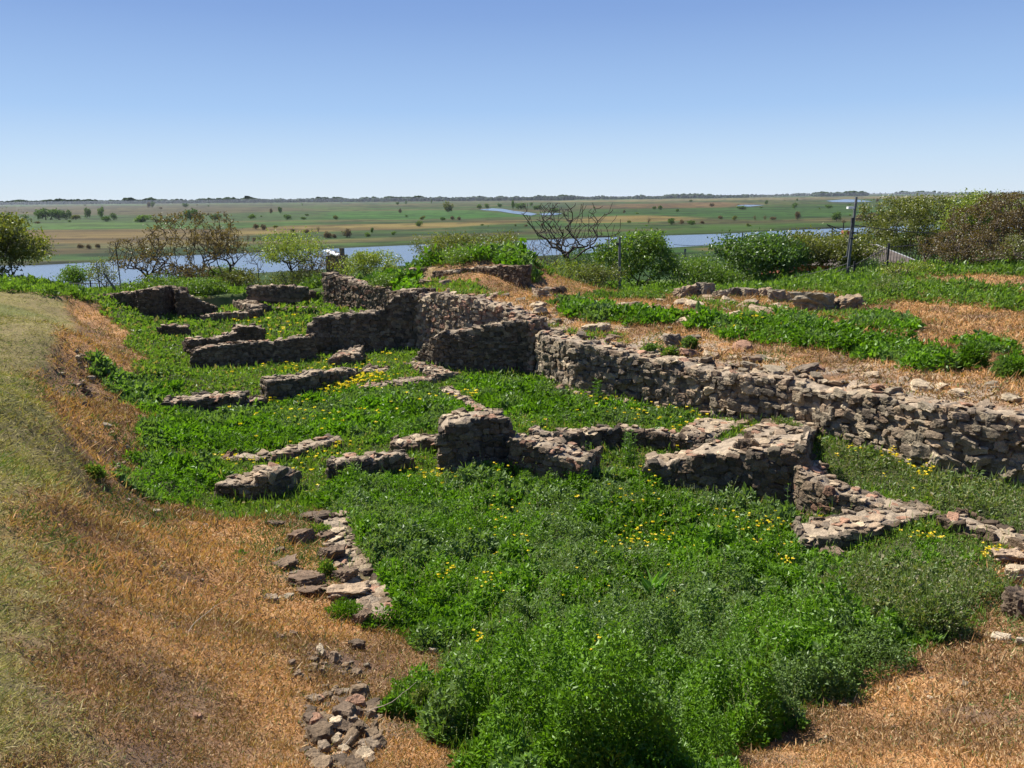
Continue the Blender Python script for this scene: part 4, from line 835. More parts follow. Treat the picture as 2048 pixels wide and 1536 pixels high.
many(40, band([(1500, 1530), (1700, 1440), (1900, 1400), (2000, 1330), (1800, 1390)], 30), 'loose_stone', ('stone', 'on the right dry ground'), 'small stones on the dry ground at the right', (7, 16), ['pink', 'grey', 'white'], .6, seed=20)
many(24, band([(745, 640), (790, 610), (830, 590)], 8), 'rubble_stone', ('stone', 'beside the ramped wall'), 'broken stones beside the ramped wall', (14, 28), ['brown', 'grey'], .9, seed=21)
for k, (a, b, lb) in enumerate(((690, 1440, 'pale curved twig lying on top of the rubble heap'), (735, 1450, 'bent bleached twig sticking from the right of the rubble heap'), (705, 1505, 'thin dry twig trailing down the rubble heap'), (380, 1290, 'thin straw-coloured twig on the orange slope'))):
    q = hit(a, b); m = MB(); p = np.array([0, 0, .10]); r = random.Random(k+5); dr = np.array([r.uniform(-.5, 1), r.uniform(-1, .3), .3])
    for i in range(9):
        dr = dr+np.array([r.gauss(0, .25), r.gauss(0, .25), -.09]); dr /= np.linalg.norm(dr); q2 = p+dr*.06; m.tube(p, q2, .0035-.0003*i, n=5); p = q2
    tag(m.build('dry_twig', M['twig'], loc=q), lb, 'twig')

# ------------------------------------------------------------------ trees and shrubs
def skeleton(r, H, W, stems, ntar, hb=.25, jit=.10, step=.28, r_tip=.008, lean=.35, top=1.0):
    """branches grown toward points spread through the crown's envelope; returns segments and tips"""
    P = []; par = []
    def add(p, q): P.append(np.array(p, float)); par.append(q); return len(P)-1
    stem_top = []
    for s in range(stems):
        a = r.uniform(0, 6.28); L = H*hb*r.uniform(.8, 1.3)+.2; rad = W*.5*lean*(r.uniform(.3, 1) if stems > 1 else .25); q = add((0, 0, 0), -1) if s == 0 else 0; n = max(2, int(L/step))
        b = P[q].copy()
        for i in range(1, n+1):
            t = i/n; q = add(b+np.array([math.cos(a)*rad*t**1.3, math.sin(a)*rad*t**1.3, L*t])+r.normal(0, jit*step, 3), q)
    lobes = r.normal(0, 1, (7, 3)); lobes /= np.linalg.norm(lobes, axis=1)[:, None]
    T = []
    while len(T) < ntar:
        v = r.normal(0, 1, 3); v /= np.linalg.norm(v); rr = r.random()**.42; k = (.55+.45*max(0, (lobes@v).max()**4))*rr
        p = np.array([v[0]*W/2*k, v[1]*W/2*k, H*hb*.75+(H*(1-hb*.75))*(.5+.5*v[2]*k*top)])
        T.append(p)
    T = np.array(T); T[:, 2] = np.minimum(T[:, 2]*H/np.percentile(T[:, 2], 95), H); T[:, :2] *= W*.5/max(np.percentile(np.abs(T[:, 0]), 97), .05); T = list(T)
    T.sort(key=lambda p: (p[0]**2+p[1]**2)*.6+(p[2]-H*hb)**2)
    for t in T:
        A = np.array(P); dv = t-A; d = np.linalg.norm(dv, axis=1); hh = np.hypot(dv[:, 0], dv[:, 1]); cost = d+np.maximum(0, hh*.75-dv[:, 2])*1.1+.04*np.linalg.norm(A-A[0], axis=1); q = int(np.argmin(cost)); n = max(1, int(d[q]/step)); b = P[q].copy()
        sag = np.array([0, 0, -.12*d[q]]); off = r.normal(0, jit*d[q]*.3, 3)
        for i in range(1, n+1):
            u = i/n; q = add(b+(t-b)*u+(sag+off)*math.sin(math.pi*u)*.5+r.normal(0, jit*step*.45, 3)*(i < n), q)
    n = len(P); cnt = np.zeros(n)
    kids = np.zeros(n, int)
    for i in range(n-1, -1, -1):
        if kids[i] == 0: cnt[i] += 1
        if par[i] >= 0: cnt[par[i]] += cnt[i]; kids[par[i]] += 1
    rad = r_tip*cnt**.46
    segs = [(P[par[i]], P[i], min(rad[par[i]], rad[i]*1.6), rad[i]) for i in range(n) if par[i] >= 0]
    tips = [(P[i], P[i]-P[par[i]]) for i in range(n) if par[i] >= 0 and kids[i] == 0]
    mids = [(P[i], P[i]-P[par[i]]) for i in range(n) if par[i] >= 0 and cnt[i] < 4]
    return segs, tips, mids
def tubes(segs, n=5, minr=.006):
    A = np.array([s[0] for s in segs]); B = np.array([s[1] for s in segs]); ra = np.maximum([s[2] for s in segs], minr); rb = np.maximum([s[3] for s in segs], minr)
    d = unit(B-A); u = unit(np.cross(d, np.array([.3, .9, .2]))); v = np.cross(d, u); t = np.arange(n)*2*math.pi/n; c, s = np.cos(t), np.sin(t)
    ring = u[:, None]*c[None, :, None]+v[:, None]*s[None, :, None]
    V = np.concatenate([A[:, None]+ring*ra[:, None, None], B[:, None]+ring*rb[:, None, None]], 1).reshape(-1, 3)
    i = np.arange(n); j = (i+1) % n; F = np.stack([i, j, n+j, n+i], -1)[None]+(np.arange(len(A))*2*n)[:, None, None]
    return V, F.reshape(-1, 4)
TONE = {'green': ((.065, .13, .018), (.17, .24, .03)), 'olive': ((.09, .105, .022), (.19, .19, .04)), 'yellow': ((.12, .17, .02), (.27, .29, .05)), 'bud': ((.085, .055, .025), (.15, .10, .04)), 'dark': ((.045, .095, .016), (.12, .19, .032)), 'brown': ((.09, .065, .04), (.19, .13, .07)), 'budgreen': ((.10, .115, .03), (.18, .17, .05))}
def tree(name, label, cat, px, Y, top, wpx, tone, stems=1, ntar=150, hb=.3, nleaf=5000, ls=.12, seed=0, bark='bark', clus=.25, group=None, r_tip=.009, jit=.12, parts=('trunk', 'crown'), lean=.35, step=.28):
    r = np.random.default_rng(seed+900); X = colx(px, Y); zg = gz(X, Y); Hh = zrow(X, Y, top)-zg; Wd = wpx*Y/FPX
    segs, tips, mids = skeleton(r, Hh, Wd, stems, ntar, hb, jit, step, r_tip, lean)
    o = tag(empty(name, (X, Y, zg-.1)), label, cat, group)
    V, F = tubes(segs, 5, .006); link(parts[0], npmesh(parts[0], V, F, smooth=True), M[bark], o)
    if nleaf:
        src = mids; P = np.array([t_[0] for t_ in src]); k = r.integers(0, len(P), nleaf)
        C = P[k]+r.normal(0, clus, (nleaf, 3))*np.array([1, 1, .8]); C[:, 2] = np.maximum(C[:, 2], .05)
        N_ = unit(r.normal(0, 1, (nleaf, 3))+np.array([0, 0, .4])); a, b = np.array(TONE[tone][0]), np.array(TONE[tone][1])
        u = r.random((nleaf, 1)); cl = (_h(k, k*0+3, seed)[:, None]); col = (a*(1-u)+b*u)*(.75+.5*cl)
        v = leaves(C, N_, ls*r.uniform(.6, 1.3, nleaf), ls*.6*r.uniform(.7, 1.2, nleaf), col, .2, r)
        link(parts[1], npmesh(parts[1], *v), M['tree_leaf'], o)
    return o
tree('leafy_tree', 'rounded olive-green tree cut by the left edge above the mown bank', 'tree', 2, 41, 440, 150, 'olive', 3, 170, 0.08, 12000, .16, 1, clus=0.24)
tree('leafy_bush', 'small round green bush against the river left of the iron fence', 'bush', 152, 52, 537, 46, 'green', 5, 130, 0.12, 2600, .13, 2, clus=0.2, parts=('stem', 'foliage'))
tree('budding_tree', 'low bare tree with crooked stems leaning over the fence', 'tree', 292, 47, 474, 150, 'bud', 5, 220, 0.15, 1500, .12, 3, clus=0.09, jit=.07, r_tip=.012)
tree('budding_tree', 'tallest bare tree with reddish buds before the river', 'tree', 403, 49, 426, 190, 'bud', 6, 330, 0.15, 3600, .13, 4, clus=0.09, jit=.06, r_tip=.010)
tree('budding_tree', 'slim bare tree with brown buds right of the tallest one', 'tree', 458, 48, 462, 90, 'bud', 4, 130, 0.28, 1100, .13, 5, clus=0.08, r_tip=.013)
tree('budding_tree', 'small leaning bare tree beside the green tree', 'tree', 516, 47, 478, 46, 'bud', 2, 24, 0.28, 160, .11, 6, clus=0.1)
tree('leafy_tree', 'airy bright green tree with a dark trunk behind the far walls', 'tree', 580, 46, 465, 125, 'yellow', 2, 170, 0.28, 4200, .12, 7, clus=0.2)
tree('leafy_bush', 'dense green bush low behind the bare trees', 'bush', 440, 50, 538, 70, 'green', 5, 130, 0.12, 3000, .12, 8, clus=0.24, parts=('stem', 'foliage'))
tree('leafy_bush', 'grey-green bush under the low bare tree', 'bush', 205, 49, 520, 56, 'budgreen', 4, 130, 0.12, 900, .11, 9, clus=0.18, parts=('stem', 'foliage'))
tree('twiggy_shrub', 'tangled brown shrub left of the white-roofed hut', 'shrub', 640, 47, 500, 90, 'bud', 5, 130, 0.12, 1500, .11, 10, clus=0.14, parts=('stem', 'foliage'))
tree('leafy_bush', 'yellow-green bush with upright shoots above the bright pebbly wall', 'bush', 738, 44, 504, 120, 'yellow', 8, 130, 0.12, 5200, .11, 11, clus=0.15, parts=('stem', 'foliage'))
tree('leafy_bush', 'wide olive bush swelling behind the plateau mound', 'bush', 925, 41, 474, 200, 'olive', 8, 130, 0.12, 16000, .11, 12, clus=0.2, parts=('stem', 'foliage'))
tree('twiggy_shrub', 'dense brown leafless shrub between the mound and the great bare tree', 'shrub', 1062, 43, 478, 130, 'brown', 9, 300, 0.12, 500, .08, 13, clus=0.1, parts=('stem', 'foliage'))
tree('bare_tree', 'great leafless tree with spreading crooked black branches', 'tree', 1138, 45, 402, 178, 'bud', 1, 300, 0.26, 0, .1, 14, r_tip=.014, jit=.17, step=.22)
tree('leafy_bush', 'fresh yellow-green bush around the foot of the great bare tree', 'bush', 1120, 43, 522, 170, 'yellow', 9, 130, 0.12, 3400, .11, 15, clus=0.2, parts=('stem', 'foliage'))
tree('leafy_tree', 'far small round tree on the river bank seen through bare branches', 'tree', 1160, 130, 496, 42, 'dark', 2, 170, 0.28, 2000, .3, 16, clus=0.35)
tree('leafy_tree', 'full green tree standing behind the wooden post', 'tree', 1278, 46, 470, 140, 'green', 3, 170, 0.08, 9500, .17, 17, clus=0.2)
tree('leafy_bush', 'green bush right of the full green tree', 'bush', 1392, 44, 520, 130, 'green', 6, 130, 0.12, 5200, .12, 18, clus=0.24, parts=('stem', 'foliage'))
tree('leafy_tree', 'dense dark green tree with drooping leaves at the middle right', 'tree', 1535, 44, 478, 150, 'dark', 4, 170, 0.08, 12000, .18, 19, clus=0.26)
tree('leafy_tree', 'dense olive tree hiding the brick house', 'tree', 1638, 45, 474, 140, 'olive', 4, 170, 0.08, 12000, .16, 20, clus=0.26)
tree('leafy_bush', 'dark leafy bush under the grey roof beside the concrete pole', 'bush', 1722, 46, 524, 70, 'dark', 5, 130, 0.12, 5000, .12, 21, clus=0.24, parts=('stem', 'foliage'))
tree('leafy_tree', 'wide olive tree rising behind the iron fence', 'tree', 1822, 66, 398, 200, 'olive', 4, 260, 0.12, 20000, .19, 22, clus=0.26)
tree('leafy_tree', 'slender yellow-green tree between the olive tree and the brown thicket', 'tree', 1948, 50, 392, 110, 'yellow', 2, 170, 0.28, 8000, .16, 23, clus=0.24)
tree('twiggy_shrub', 'huge olive-brown budding thicket at the right edge', 'shrub', 2035, 37, 388, 200, 'bud', 11, 520, 0.08, 15000, .10, 24, clus=0.1, bark='pale_bark', parts=('stem', 'foliage'))
tree('twiggy_shrub', 'brown budding shrub in front of the iron fence', 'shrub', 1925, 36, 462, 170, 'bud', 8, 300, 0.08, 7000, .09, 25, clus=0.1, bark='pale_bark', parts=('stem', 'foliage'))
tree('twiggy_shrub', 'low greenish thicket leaning out at the right edge of the bank', 'shrub', 2075, 34, 470, 160, 'budgreen', 7, 220, 0.12, 6000, .09, 26, clus=0.12, bark='pale_bark', parts=('stem', 'foliage'))
tree('twiggy_shrub', 'small reddish sapling pair on the green bank', 'shrub', 1793, 33, 520, 40, 'bud', 2, 20, 0.12, 160, .06, 27, clus=0.08, parts=('stem', 'foliage'))
tree('leafy_bush', 'low green bush filling the gap before the dark green tree', 'bush', 1450, 43, 545, 90, 'green', 6, 130, 0.12, 3200, .12, 28, clus=0.22, parts=('stem', 'foliage'))
tree('leafy_bush', 'low olive bush in front of the brown leafless shrub', 'bush', 1195, 42.5, 532, 90, 'olive', 6, 130, 0.12, 2200, .11, 29, clus=0.2, parts=('stem', 'foliage'))
tree('leafy_bush', 'low green bush under the airy green tree', 'bush', 600, 45, 545, 110, 'olive', 6, 130, 0.12, 2600, .10, 30, clus=0.2, parts=('stem', 'foliage'))

tree('twiggy_shrub', 'brown undergrowth below the tallest bare tree', 'shrub', 372, 46, 530, 120, 'bud', 8, 200, .08, 2200, .12, 31, clus=.1, parts=('stem', 'foliage'))
tree('twiggy_shrub', 'grey-brown brush right of the tallest bare tree', 'shrub', 476, 46, 540, 80, 'budgreen', 7, 160, .08, 2000, .12, 32, clus=.12, parts=('stem', 'foliage'))
tree('leafy_bush', 'green herbs and brush in front of the low bare tree', 'bush', 330, 44, 556, 130, 'green', 8, 130, .1, 3600, .12, 33, clus=.18, parts=('stem', 'foliage'))
tree('leafy_bush', 'dark green herbs on the bank above the far sloping wall', 'bush', 405, 42.5, 560, 90, 'green', 8, 130, .1, 4200, .11, 34, clus=.15, parts=('stem', 'foliage'))
tree('leafy_bush', 'green brush left of the bright pebbly wall', 'bush', 640, 43.5, 556, 60, 'green', 6, 100, .1, 2400, .11, 35, clus=.18, parts=('stem', 'foliage'))
tree('leafy_bush', 'bluish green herbs behind the broken bank of the ramped wall', 'bush', 790, 38, 552, 90, 'green', 8, 120, .1, 3600, .10, 36, clus=.16, parts=('stem', 'foliage'))
tree('leafy_bush', 'mound of dark herbs on top of the shaded plateau wall', 'bush', 960, 36.5, 498, 130, 'green', 9, 150, .1, 6000, .10, 37, clus=.2, parts=('stem', 'foliage'))
tree('leafy_bush', 'rank leafy growth filling the foot of the iron fence', 'bush', 1715, 38.5, 560, 60, 'green', 7, 120, .1, 4200, .11, 38, clus=.2, parts=('stem', 'foliage'))
tree('leafy_bush', 'pale green rank growth on the bank under the fence', 'bush', 1835, 34.5, 536, 110, 'yellow', 8, 120, .1, 4600, .10, 39, clus=.2, parts=('stem', 'foliage'))

def clump(name, label, px, py, w_, h_, kd='lush', n=1500, seed=0, ls=.05, group=None, cat='bush'):
    q = hit(px, py+h_*.42); d = math.hypot(q[0], q[1]); W = w_*d/FPX; H = h_*d/FPX*.95; r = np.random.default_rng(seed+50)
    v = unit(r.normal(0, 1, (n, 3))); v[:, 2] = np.abs(v[:, 2]); rr = r.random((n, 1))**.35; C = v*rr*np.array([W/2, W/2*.8, H])*(.8+.35*_h(np.floor(v[:, 0]*2.5), np.floor(v[:, 1]*2.5+v[:, 2]*9), seed)[:, None])
    N_ = unit(v+r.normal(0, .7, (n, 3))+np.array([0, 0, .5])); g = greens(n, C[:, 0]+q[0], C[:, 1]+q[1], kd, r)
    o = link(name, npmesh(name, *leaves(C, N_, ls*r.uniform(.7, 1.3, n), ls*.55*r.uniform(.7, 1.3, n), g, .2, r)), M['leaf'], loc=q)
    return tag(o, label, cat, group)
clump('low_bush', 'bright round green tuft beside the dark grey boulder', 1380, 688, 34, 24, seed=1, ls=.07)
clump('low_bush', 'small green tuft between the long wall and the round one', 1300, 700, 26, 16, seed=2, n=900, ls=.07)
clump('low_bush', 'green tuft growing behind the rim of the long wall', 1340, 706, 34, 16, 'grass', seed=3, n=900, ls=.07)
clump('low_bush', 'lone green bush right of the long weed band', 1940, 718, 62, 44, seed=4, n=3000, ls=.07)
clump('low_bush', 'rounded green bush cut by the right edge of the plateau', 2030, 738, 78, 44, seed=5, n=3400, ls=.07)
clump('low_bush', 'dry olive shrub at the start of the green bank', 1770, 575, 80, 46, 'thin', seed=6, n=1800, ls=.07)
clump('low_bush', 'dark green weed tuft on the stones above the rubble', 690, 1222, 84, 44, seed=7, n=2200, ls=.03)
clump('low_bush', 'grass tuft growing among the tumbled wall stones', 655, 1140, 40, 34, 'grass', seed=8, n=900, ls=.04)
clump('low_bush', 'upper grass tuft between the stones of the tumbled line', 640, 1060, 50, 24, 'grass', seed=9, n=900, ls=.04)
clump('low_bush', 'small green tuft on the orange slope below the rim', 190, 945, 40, 28, 'grass', seed=10, n=800, ls=.05)
clump('low_bush', 'flat rosette of green leaves alone on orange stubble', 482, 1110, 26, 8, seed=11, n=60, ls=.06)
clump('low_bush', 'olive tuft left of the big tan boulder', 850, 1400, 60, 80, 'thin', seed=12, n=2400, ls=.03)
clump('low_bush', 'bushy tangle with a dark shadowed foot at the end of the room', 1860, 1235, 130, 100, 'thin', seed=13, n=5200, ls=.04)
clump('low_bush', 'flowering green tuft on the causeway beside the long wall', 1565, 858, 80, 46, 'thin', seed=14, n=2600, ls=.06)
def weed(label, px, py, hpx, n=1, seed=0, spike=False, kd='lush', ls=.05, group=None):
    q = hit(px, py); d = math.hypot(q[0], q[1]); H = hpx*d/FPX; r = np.random.default_rng(seed); o = tag(empty('tall_weed', q), label, 'weed', group); segs = []; C = []; Nn = []
    for s in range(n):
        b = np.array([r.normal(0, .06)*(n > 1), r.normal(0, .06)*(n > 1), 0]); h = H*r.uniform(.75, 1); p = b
        for i in range(6):
            p2 = p+np.array([r.normal(0, .015), r.normal(0, .015), h/6]); segs.append((p, p2, .006, .005)); p = p2
            for k in range(4 if spike else 9):
                a = r.uniform(0, 6.28); C.append(p+r.normal(0, .01, 3)); Nn.append((math.cos(a), math.sin(a), r.uniform(0, .8)))
    link('stem', npmesh('stem', *tubes(segs, 4, .004*d/10)), plain_stem, o)
    C = np.array(C); nn = len(C); tp = 1-.6*np.clip(C[:, 2]/H, 0, 1)
    link('foliage', npmesh('foliage', *leaves(C, unit(np.array(Nn)), ls*(.6 if spike else 1.3)*tp*r.uniform(.7, 1.3, nn), ls*.4*tp, greens(nn, C[:, 0], C[:, 1], kd, r)*.9, .15, r)), M['leaf'], o)
plain_stem = plain('weed_stem', (.10, .15, .05), .8)
weed('tall bushy weed leaning on the long retaining wall', 1195, 815, 62, 7, 1, ls=.11)
weed('tall dark weed standing before the small stone basin', 1257, 940, 85, 8, 2, ls=.10)
weed('single upright weed spike before the broad cross wall', 1572, 1040, 78, 1, 3, ls=.07)
weed('pair of green weed shoots in front of the low basin wall', 1170, 930, 50, 2, 4, ls=.06)
for k, (a, lb) in enumerate(((402, 'dark thistle at the left end of the low shaded wall'), (432, 'broad dark thistle second along the low shaded wall'), (458, 'tallest dark thistle against the low shaded wall'), (482, 'dark thistle at the right of the thistle clump'), (420, 'small thistle between the bigger ones at the low wall'))):
    weed(lb, a, 738-k, 38-3*(k % 2), 4, 10+k, ls=.10, group='thistles along the low shaded wall')
for k in range(26):
    r = random.Random(k); a = r.choice([r.uniform(1360, 1560), r.uniform(1450, 1570), r.uniform(670, 830)]); b = 990+(a-1360)*.16 if a > 1000 else 985
    weed('%s seeding stalk before the shaded face %s' % ('short' if k % 3 == 0 else 'tall', 'of the low wall left of the tower' if a < 900 else 'of the broad cross wall, %s' % ('left end' if a < 1430 else 'middle' if a < 1500 else 'right end')), a, b+r.uniform(0, 12), r.uniform(30, 46), 1, 40+k, True, 'thin', .035, 'seeding stalks before the shaded walls')
q = hit(1310, 1215); r = np.random.default_rng(5); n = 11; a = r.uniform(0, 6.28, n)
lf = leaves(np.zeros((n, 3))+r.normal(0, .05, (n, 3)), unit(np.c_[np.cos(a), np.sin(a), r.uniform(.7, 1.8, n)]), r.uniform(.2, .36, n), r.uniform(.06, .09, n), np.tile([.10, .21, .03], (n, 1))*r.uniform(.8, 1.2, (n, 1)), .3, r)
tag(link('broadleaf_plant', npmesh('broadleaf_plant', *lf), M['leaf'], loc=(q[0], q[1], q[2]+.22)), 'plant with long pale broad leaves in the middle of the green carpet', 'plant')

# ------------------------------------------------------------------ house, hut, poles, fences, wires
def house():
    Y0, Y1 = 56.0, 64.0; xa, xb = colx(1592, Y0), colx(1800, Y0); ze = zrow((xa+xb)/2, Y0, 527); zg = min(gz(xa, Y0), gz(xb, Y0))-.8
    o = tag(empty('brick_house', ((xa+xb)/2, Y0, zg)), 'brick house with grey roof half hidden behind the dense trees', 'house')
    L = lambda x, y, z: (x-(xa+xb)/2, y-Y0, z-zg)
    m = MB(); H = ze-zg; W = xb-xa; D = Y1-Y0
    m.box((0, D/2, H/2), (W, D, H)); m.build('wall', M['brick'], o)
    ax = colx(1705, 59); zt = zrow(ax, 59, 477)-zg; ax -= (xa+xb)/2; ov = .5; bx = ax+1.3
    A = (-W/2-ov, -ov, H); B = (W/2+ov+1.6, -ov, H-.35); Cc = (W/2+ov+1.6, D+ov, H-.35); Dd = (-W/2-ov, D+ov, H); R1 = (ax, D*.4, zt); R2 = (bx, D*.4, zt-.35)
    m = MB(); m.poly([A, B, R2, R1]); m.poly([B, Cc, R2]); m.poly([Cc, Dd, R1, R2]); m.poly([Dd, A, R1]); m.poly([A, Dd, Cc, B])
    rf = m.build('roof', M['slate'], o)
    m = MB(); m.tube(R1, R2, .07); m.tube(R2, B, .05); m.tube(R2, Cc, .05); m.tube(R1, A, .04); m.build('ridge_cap', M['ridge'], rf)
    cx = colx(1690, 59)-(xa+xb)/2; m = MB(); m.box((cx, D*.45, zt-.2), (.45, .45, 1.5)); m.build('chimney', M['brick'], rf)
    for px in (1612, 1637):
        wx = colx(px, Y0)-(xa+xb)/2; zc = zrow(wx+(xa+xb)/2, Y0, 556)-zg
        m = MB(); m.box((wx, -.04, zc), (.66, .06, .95)); w_ = m.build('window', M['white'], o)
        m = MB(); m.box((wx-.15, -.075, zc), (.24, .03, .8)); m.box((wx+.15, -.075, zc), (.24, .03, .8)); m.build('pane', M['glass'], w_)
        m = MB(); m.box((wx, -.1, zc-.54), (.85, .16, .10)); m.build('sill', M['white'], w_)
house()
def hut():
    Y = 66; x = colx(672, Y); zt = zrow(x, Y, 512); zg = gz(x, Y)-.5; H = zt-zg; o = tag(empty('hut', (x, Y, zg)), 'small dark hut with a tilted white roof sheet by the river', 'hut')
    m = MB(); m.box((0, .8, H/2), (1.5, 1.6, H)); m.build('wall', M['hut'], o)
    m = MB(); m.box((-.35, .7, H+.22), (1.1, 1.9, .07), ax=((.93, 0, -.36), (0, 1, 0), (.36, 0, .93))); m.build('roof', M['white'], o)
    m = MB(); m.box((.5, .6, H+.3), (.35, .35, .6)); m.build('chimney', M['hut'], o)
hut()
def shed():
    Y = 62; x = colx(436, Y); zt = zrow(x, Y, 545); zg = gz(x, Y)-.5; H = zt-zg; o = tag(empty('shed', (x, Y, zg)), 'low dark shed glimpsed behind the tallest bare tree', 'shed')
    m = MB(); m.box((0, 1, H/2), (2.2, 2, H)); m.build('wall', M['hut'], o)
    m = MB(); m.box((0, 1, H+.1), (2.6, 2.4, .08), ax=((.98, 0, -.15), (0, 1, 0), (.15, 0, .98))); m.build('roof', M['slate'], o)
shed()
def pole(name, label, px, Y, top, r_, mat, cat='pole', lean=0.0, sink=.3, extra=None, group=None):
    x = colx(px, Y); zg = gz(x, Y)-sink; zt = zrow(x, Y, top); o = tag(empty(name, (x, Y, zg)), label, cat, group)
    m = MB(); m.tube((0, 0, 0), (lean, 0, zt-zg), r_, r_*.75, 8); m.build('shaft', M[mat], o)
    if extra: extra(o, zt-zg, lean)
    return x, Y, zt
def lampx(o, h, ln):
    m = MB(); m.box((ln-.28, -.1, h-.5), (.30, .22, .10)); m.tube((ln, 0, h-.75), (ln-.2, -.06, h-.52), .02); m.build('lamp_head', M['white'], o)
    m = MB(); m.box((ln-.12, -.05, h-1.2), (.10, .12, .45)); m.build('bracket', M['darkmetal'], o)
    m = MB(); m.tube((-.12, -.1, 1.4), (-.02, -.12, 3.0), .035); m.tube((-.3, -.1, 1.35), (-.12, -.1, 1.4), .035); m.build('conduit', M['pole'], o)
    for z_ in (h-1.7, h-1.95): m = MB(); m.tube((ln-.2, -.08, z_), (ln+.2, -.08, z_), .03); m.build('insulator', M['darkmetal'], o)
pole('street_lamp', 'tall grey concrete pole with a small white lamp near the top', 1693, 39.5, 394, .085, 'pole', 'lamp post', .14, extra=lampx)
pole('wooden_post', 'plain weathered grey post in front of the full green tree', 1240, 42.5, 474, .085, 'pole', 'post', -.06, extra=lambda o, h, l: MB().box((l-.1, 0, h-.35), (.16, .05, .12)).build('insulator', M['darkmetal'], o))
pole('thin_mast', 'thin dark pole rising left of the bare trees', 240, 46, 486, .035, 'darkmetal', 'pole')
pole('thin_mast', 'short thin mast beside the grey-green bush', 197, 46, 522, .02, 'darkmetal', 'pole')
pole('steel_post', 'black T-topped steel post left of the dark green tree', 1456, 52, 498, .07, 'darkmetal', 'post', extra=lambda o, h, l: MB().box((0, 0, h), (.5, .1, .12)).build('crossbar', M['darkmetal'], o))
xs_, ys_, zs_ = colx(222, 44.5), 44.5, gz(colx(222, 44.5), 44.5)
m = MB(); m.tube((-.35, 0, 1.15), (.35, 0, -.1), .05, .06); tag(m.build('leaning_post', M['pale_bark'], loc=(xs_, ys_, zs_)), 'pale broken post leaning over the far dark wall', 'post')
def arm(side):
    def f(o, h, l):
        m = MB(); m.tube((0, 0, h-1.2), (side*2.8, 0, h-.2), .07); m.tube((0, 0, h-2.2), (side*2.8, 0, h-.2), .06); m.build('cantilever_arm', M['darkmetal'], o)
    return f
for px, top, s_, lb in ((1480, 465, 1, 'railway mast farthest left above the river edge'), (1542, 468, -1, 'railway mast above the dark green tree'), (1657, 456, 1, 'railway mast above the olive tree'), (1678, 446, -1, 'tallest railway mast left of the lamp pole'), (1727, 460, -1, 'railway mast right of the lamp pole above the grey roof')):
    pole('railway_mast', lb, px, 135, top, .13, 'darkmetal', 'mast', extra=arm(s_), group='railway masts along the river')
def wire(label, pts, r_=.012, sag=.5):
    m = MB()
    for (a, b) in zip(pts[:-1], pts[1:]):
        a = np.array(a, float); b = np.array(b, float); n = 14; pr = a
        for i in range(1, n+1):
            t = i/n; p = a*(1-t)+b*t; p[2] -= sag*4*t*(1-t); m.tube(pr-np.array(pts[0]), p-np.array(pts[0]), r_, n=4); pr = p
    tag(m.build('power_cable', M['darkmetal'], loc=pts[0]), label, 'cable')
def P3(px, Y, row): x = colx(px, Y); return (x, Y, zrow(x, Y, row))
wire('thick power cable running from the lamp pole to the right edge', [P3(1697, 39.5, 450), P3(2100, 38, 455)], .020, .35)
wire('thin upper cable crossing in front of the wide olive tree', [P3(1697, 39.5, 424), P3(2100, 40, 438)], .008, .2)
wire('long thin catenary line strung between the railway masts', [P3(1345, 135, 489), P3(1480, 135, 476), P3(1657, 135, 462), P3(1900, 135, 448)], .035, .6)
wire('low cable hanging from the lamp pole toward the dark green tree', [P3(1692, 39.5, 527), P3(1480, 42, 560)], .012, .25)
def iron_fence(label, pts, post_r=.04, bar=.12, rail=.02, br=.009):
    """pts (px, Y, top row): panels between square posts; foot on the ground"""
    W_ = []
    for px, Y, top in pts: x = colx(px, Y); W_.append((x, Y, gz(x, Y)-.1, zrow(x, Y, top)))
    o = tag(empty('iron_fence', W_[0][:3]), label, 'fence'); B = np.array(W_[0][:3])
    for q in W_: m = MB(); c = np.array([q[0], q[1], (q[2]+q[3])/2+.05])-B; m.box(c, (post_r*2, post_r*2, q[3]-q[2]+.1)); m.build('post', M['darkmetal'], o)
    for a, b in zip(W_[:-1], W_[1:]):
        a = np.array(a); b = np.array(b); m = MB(); A1 = np.array([a[0], a[1], a[3]-.08])-B; B1 = np.array([b[0], b[1], b[3]-.08])-B; A0 = np.array([a[0], a[1], a[2]+.30])-B; B0 = np.array([b[0], b[1], b[2]+.30])-B
        m.tube(A1, B1, rail, n=4); m.tube(A0, B0, rail, n=4); n = max(2, int(np.linalg.norm(B1-A1)/bar))
        for i in range(1, n): t = i/n; m.tube(A0*(1-t)+B0*t, A1*(1-t)+B1*t+np.array([0, 0, .06]), br, n=4)
        m.build('panel', M['darkmetal'], o)
iron_fence('black iron bar fence stepping up the green bank on the right', [(1640, 41, 553), (1706, 39, 527), (1771, 37, 491), (1845, 36.5, 485), (1930, 36, 480), (2010, 35.5, 476), (2090, 35, 472)], br=.012)
iron_fence('low dark railing behind the far walls along the river side', [(120, 45, 564), (180, 45, 564), (260, 45, 565), (345, 45, 566), (440, 45, 567), (520, 45, 568), (600, 45, 570), (680, 45, 571)], post_r=.03, br=.010)
def far_board(name, label, px, Y, row, w_, h_, cat, mat='darkmetal'):
    x = colx(px, Y); zg = gz(x, Y)-.3; z = zrow(x, Y, row); W = w_*Y/FPX; H = h_*Y/FPX; o = tag(empty(name, (x, Y, zg)), label, cat)
    m = MB(); m.box((0, 0, z-zg), (W, .1, H)); m.build('board', M[mat], o); m = MB(); m.tube((-W*.3, .06, 0), (-W*.3, .06, z-zg), .06); m.tube((W*.3, .06, 0), (W*.3, .06, z-zg), .06); m.build('support', M['darkmetal'], o)
far_board('sign_board', 'small square dark sign standing in the riverside meadow', 1430, 170, 504, 7, 7, 'sign')
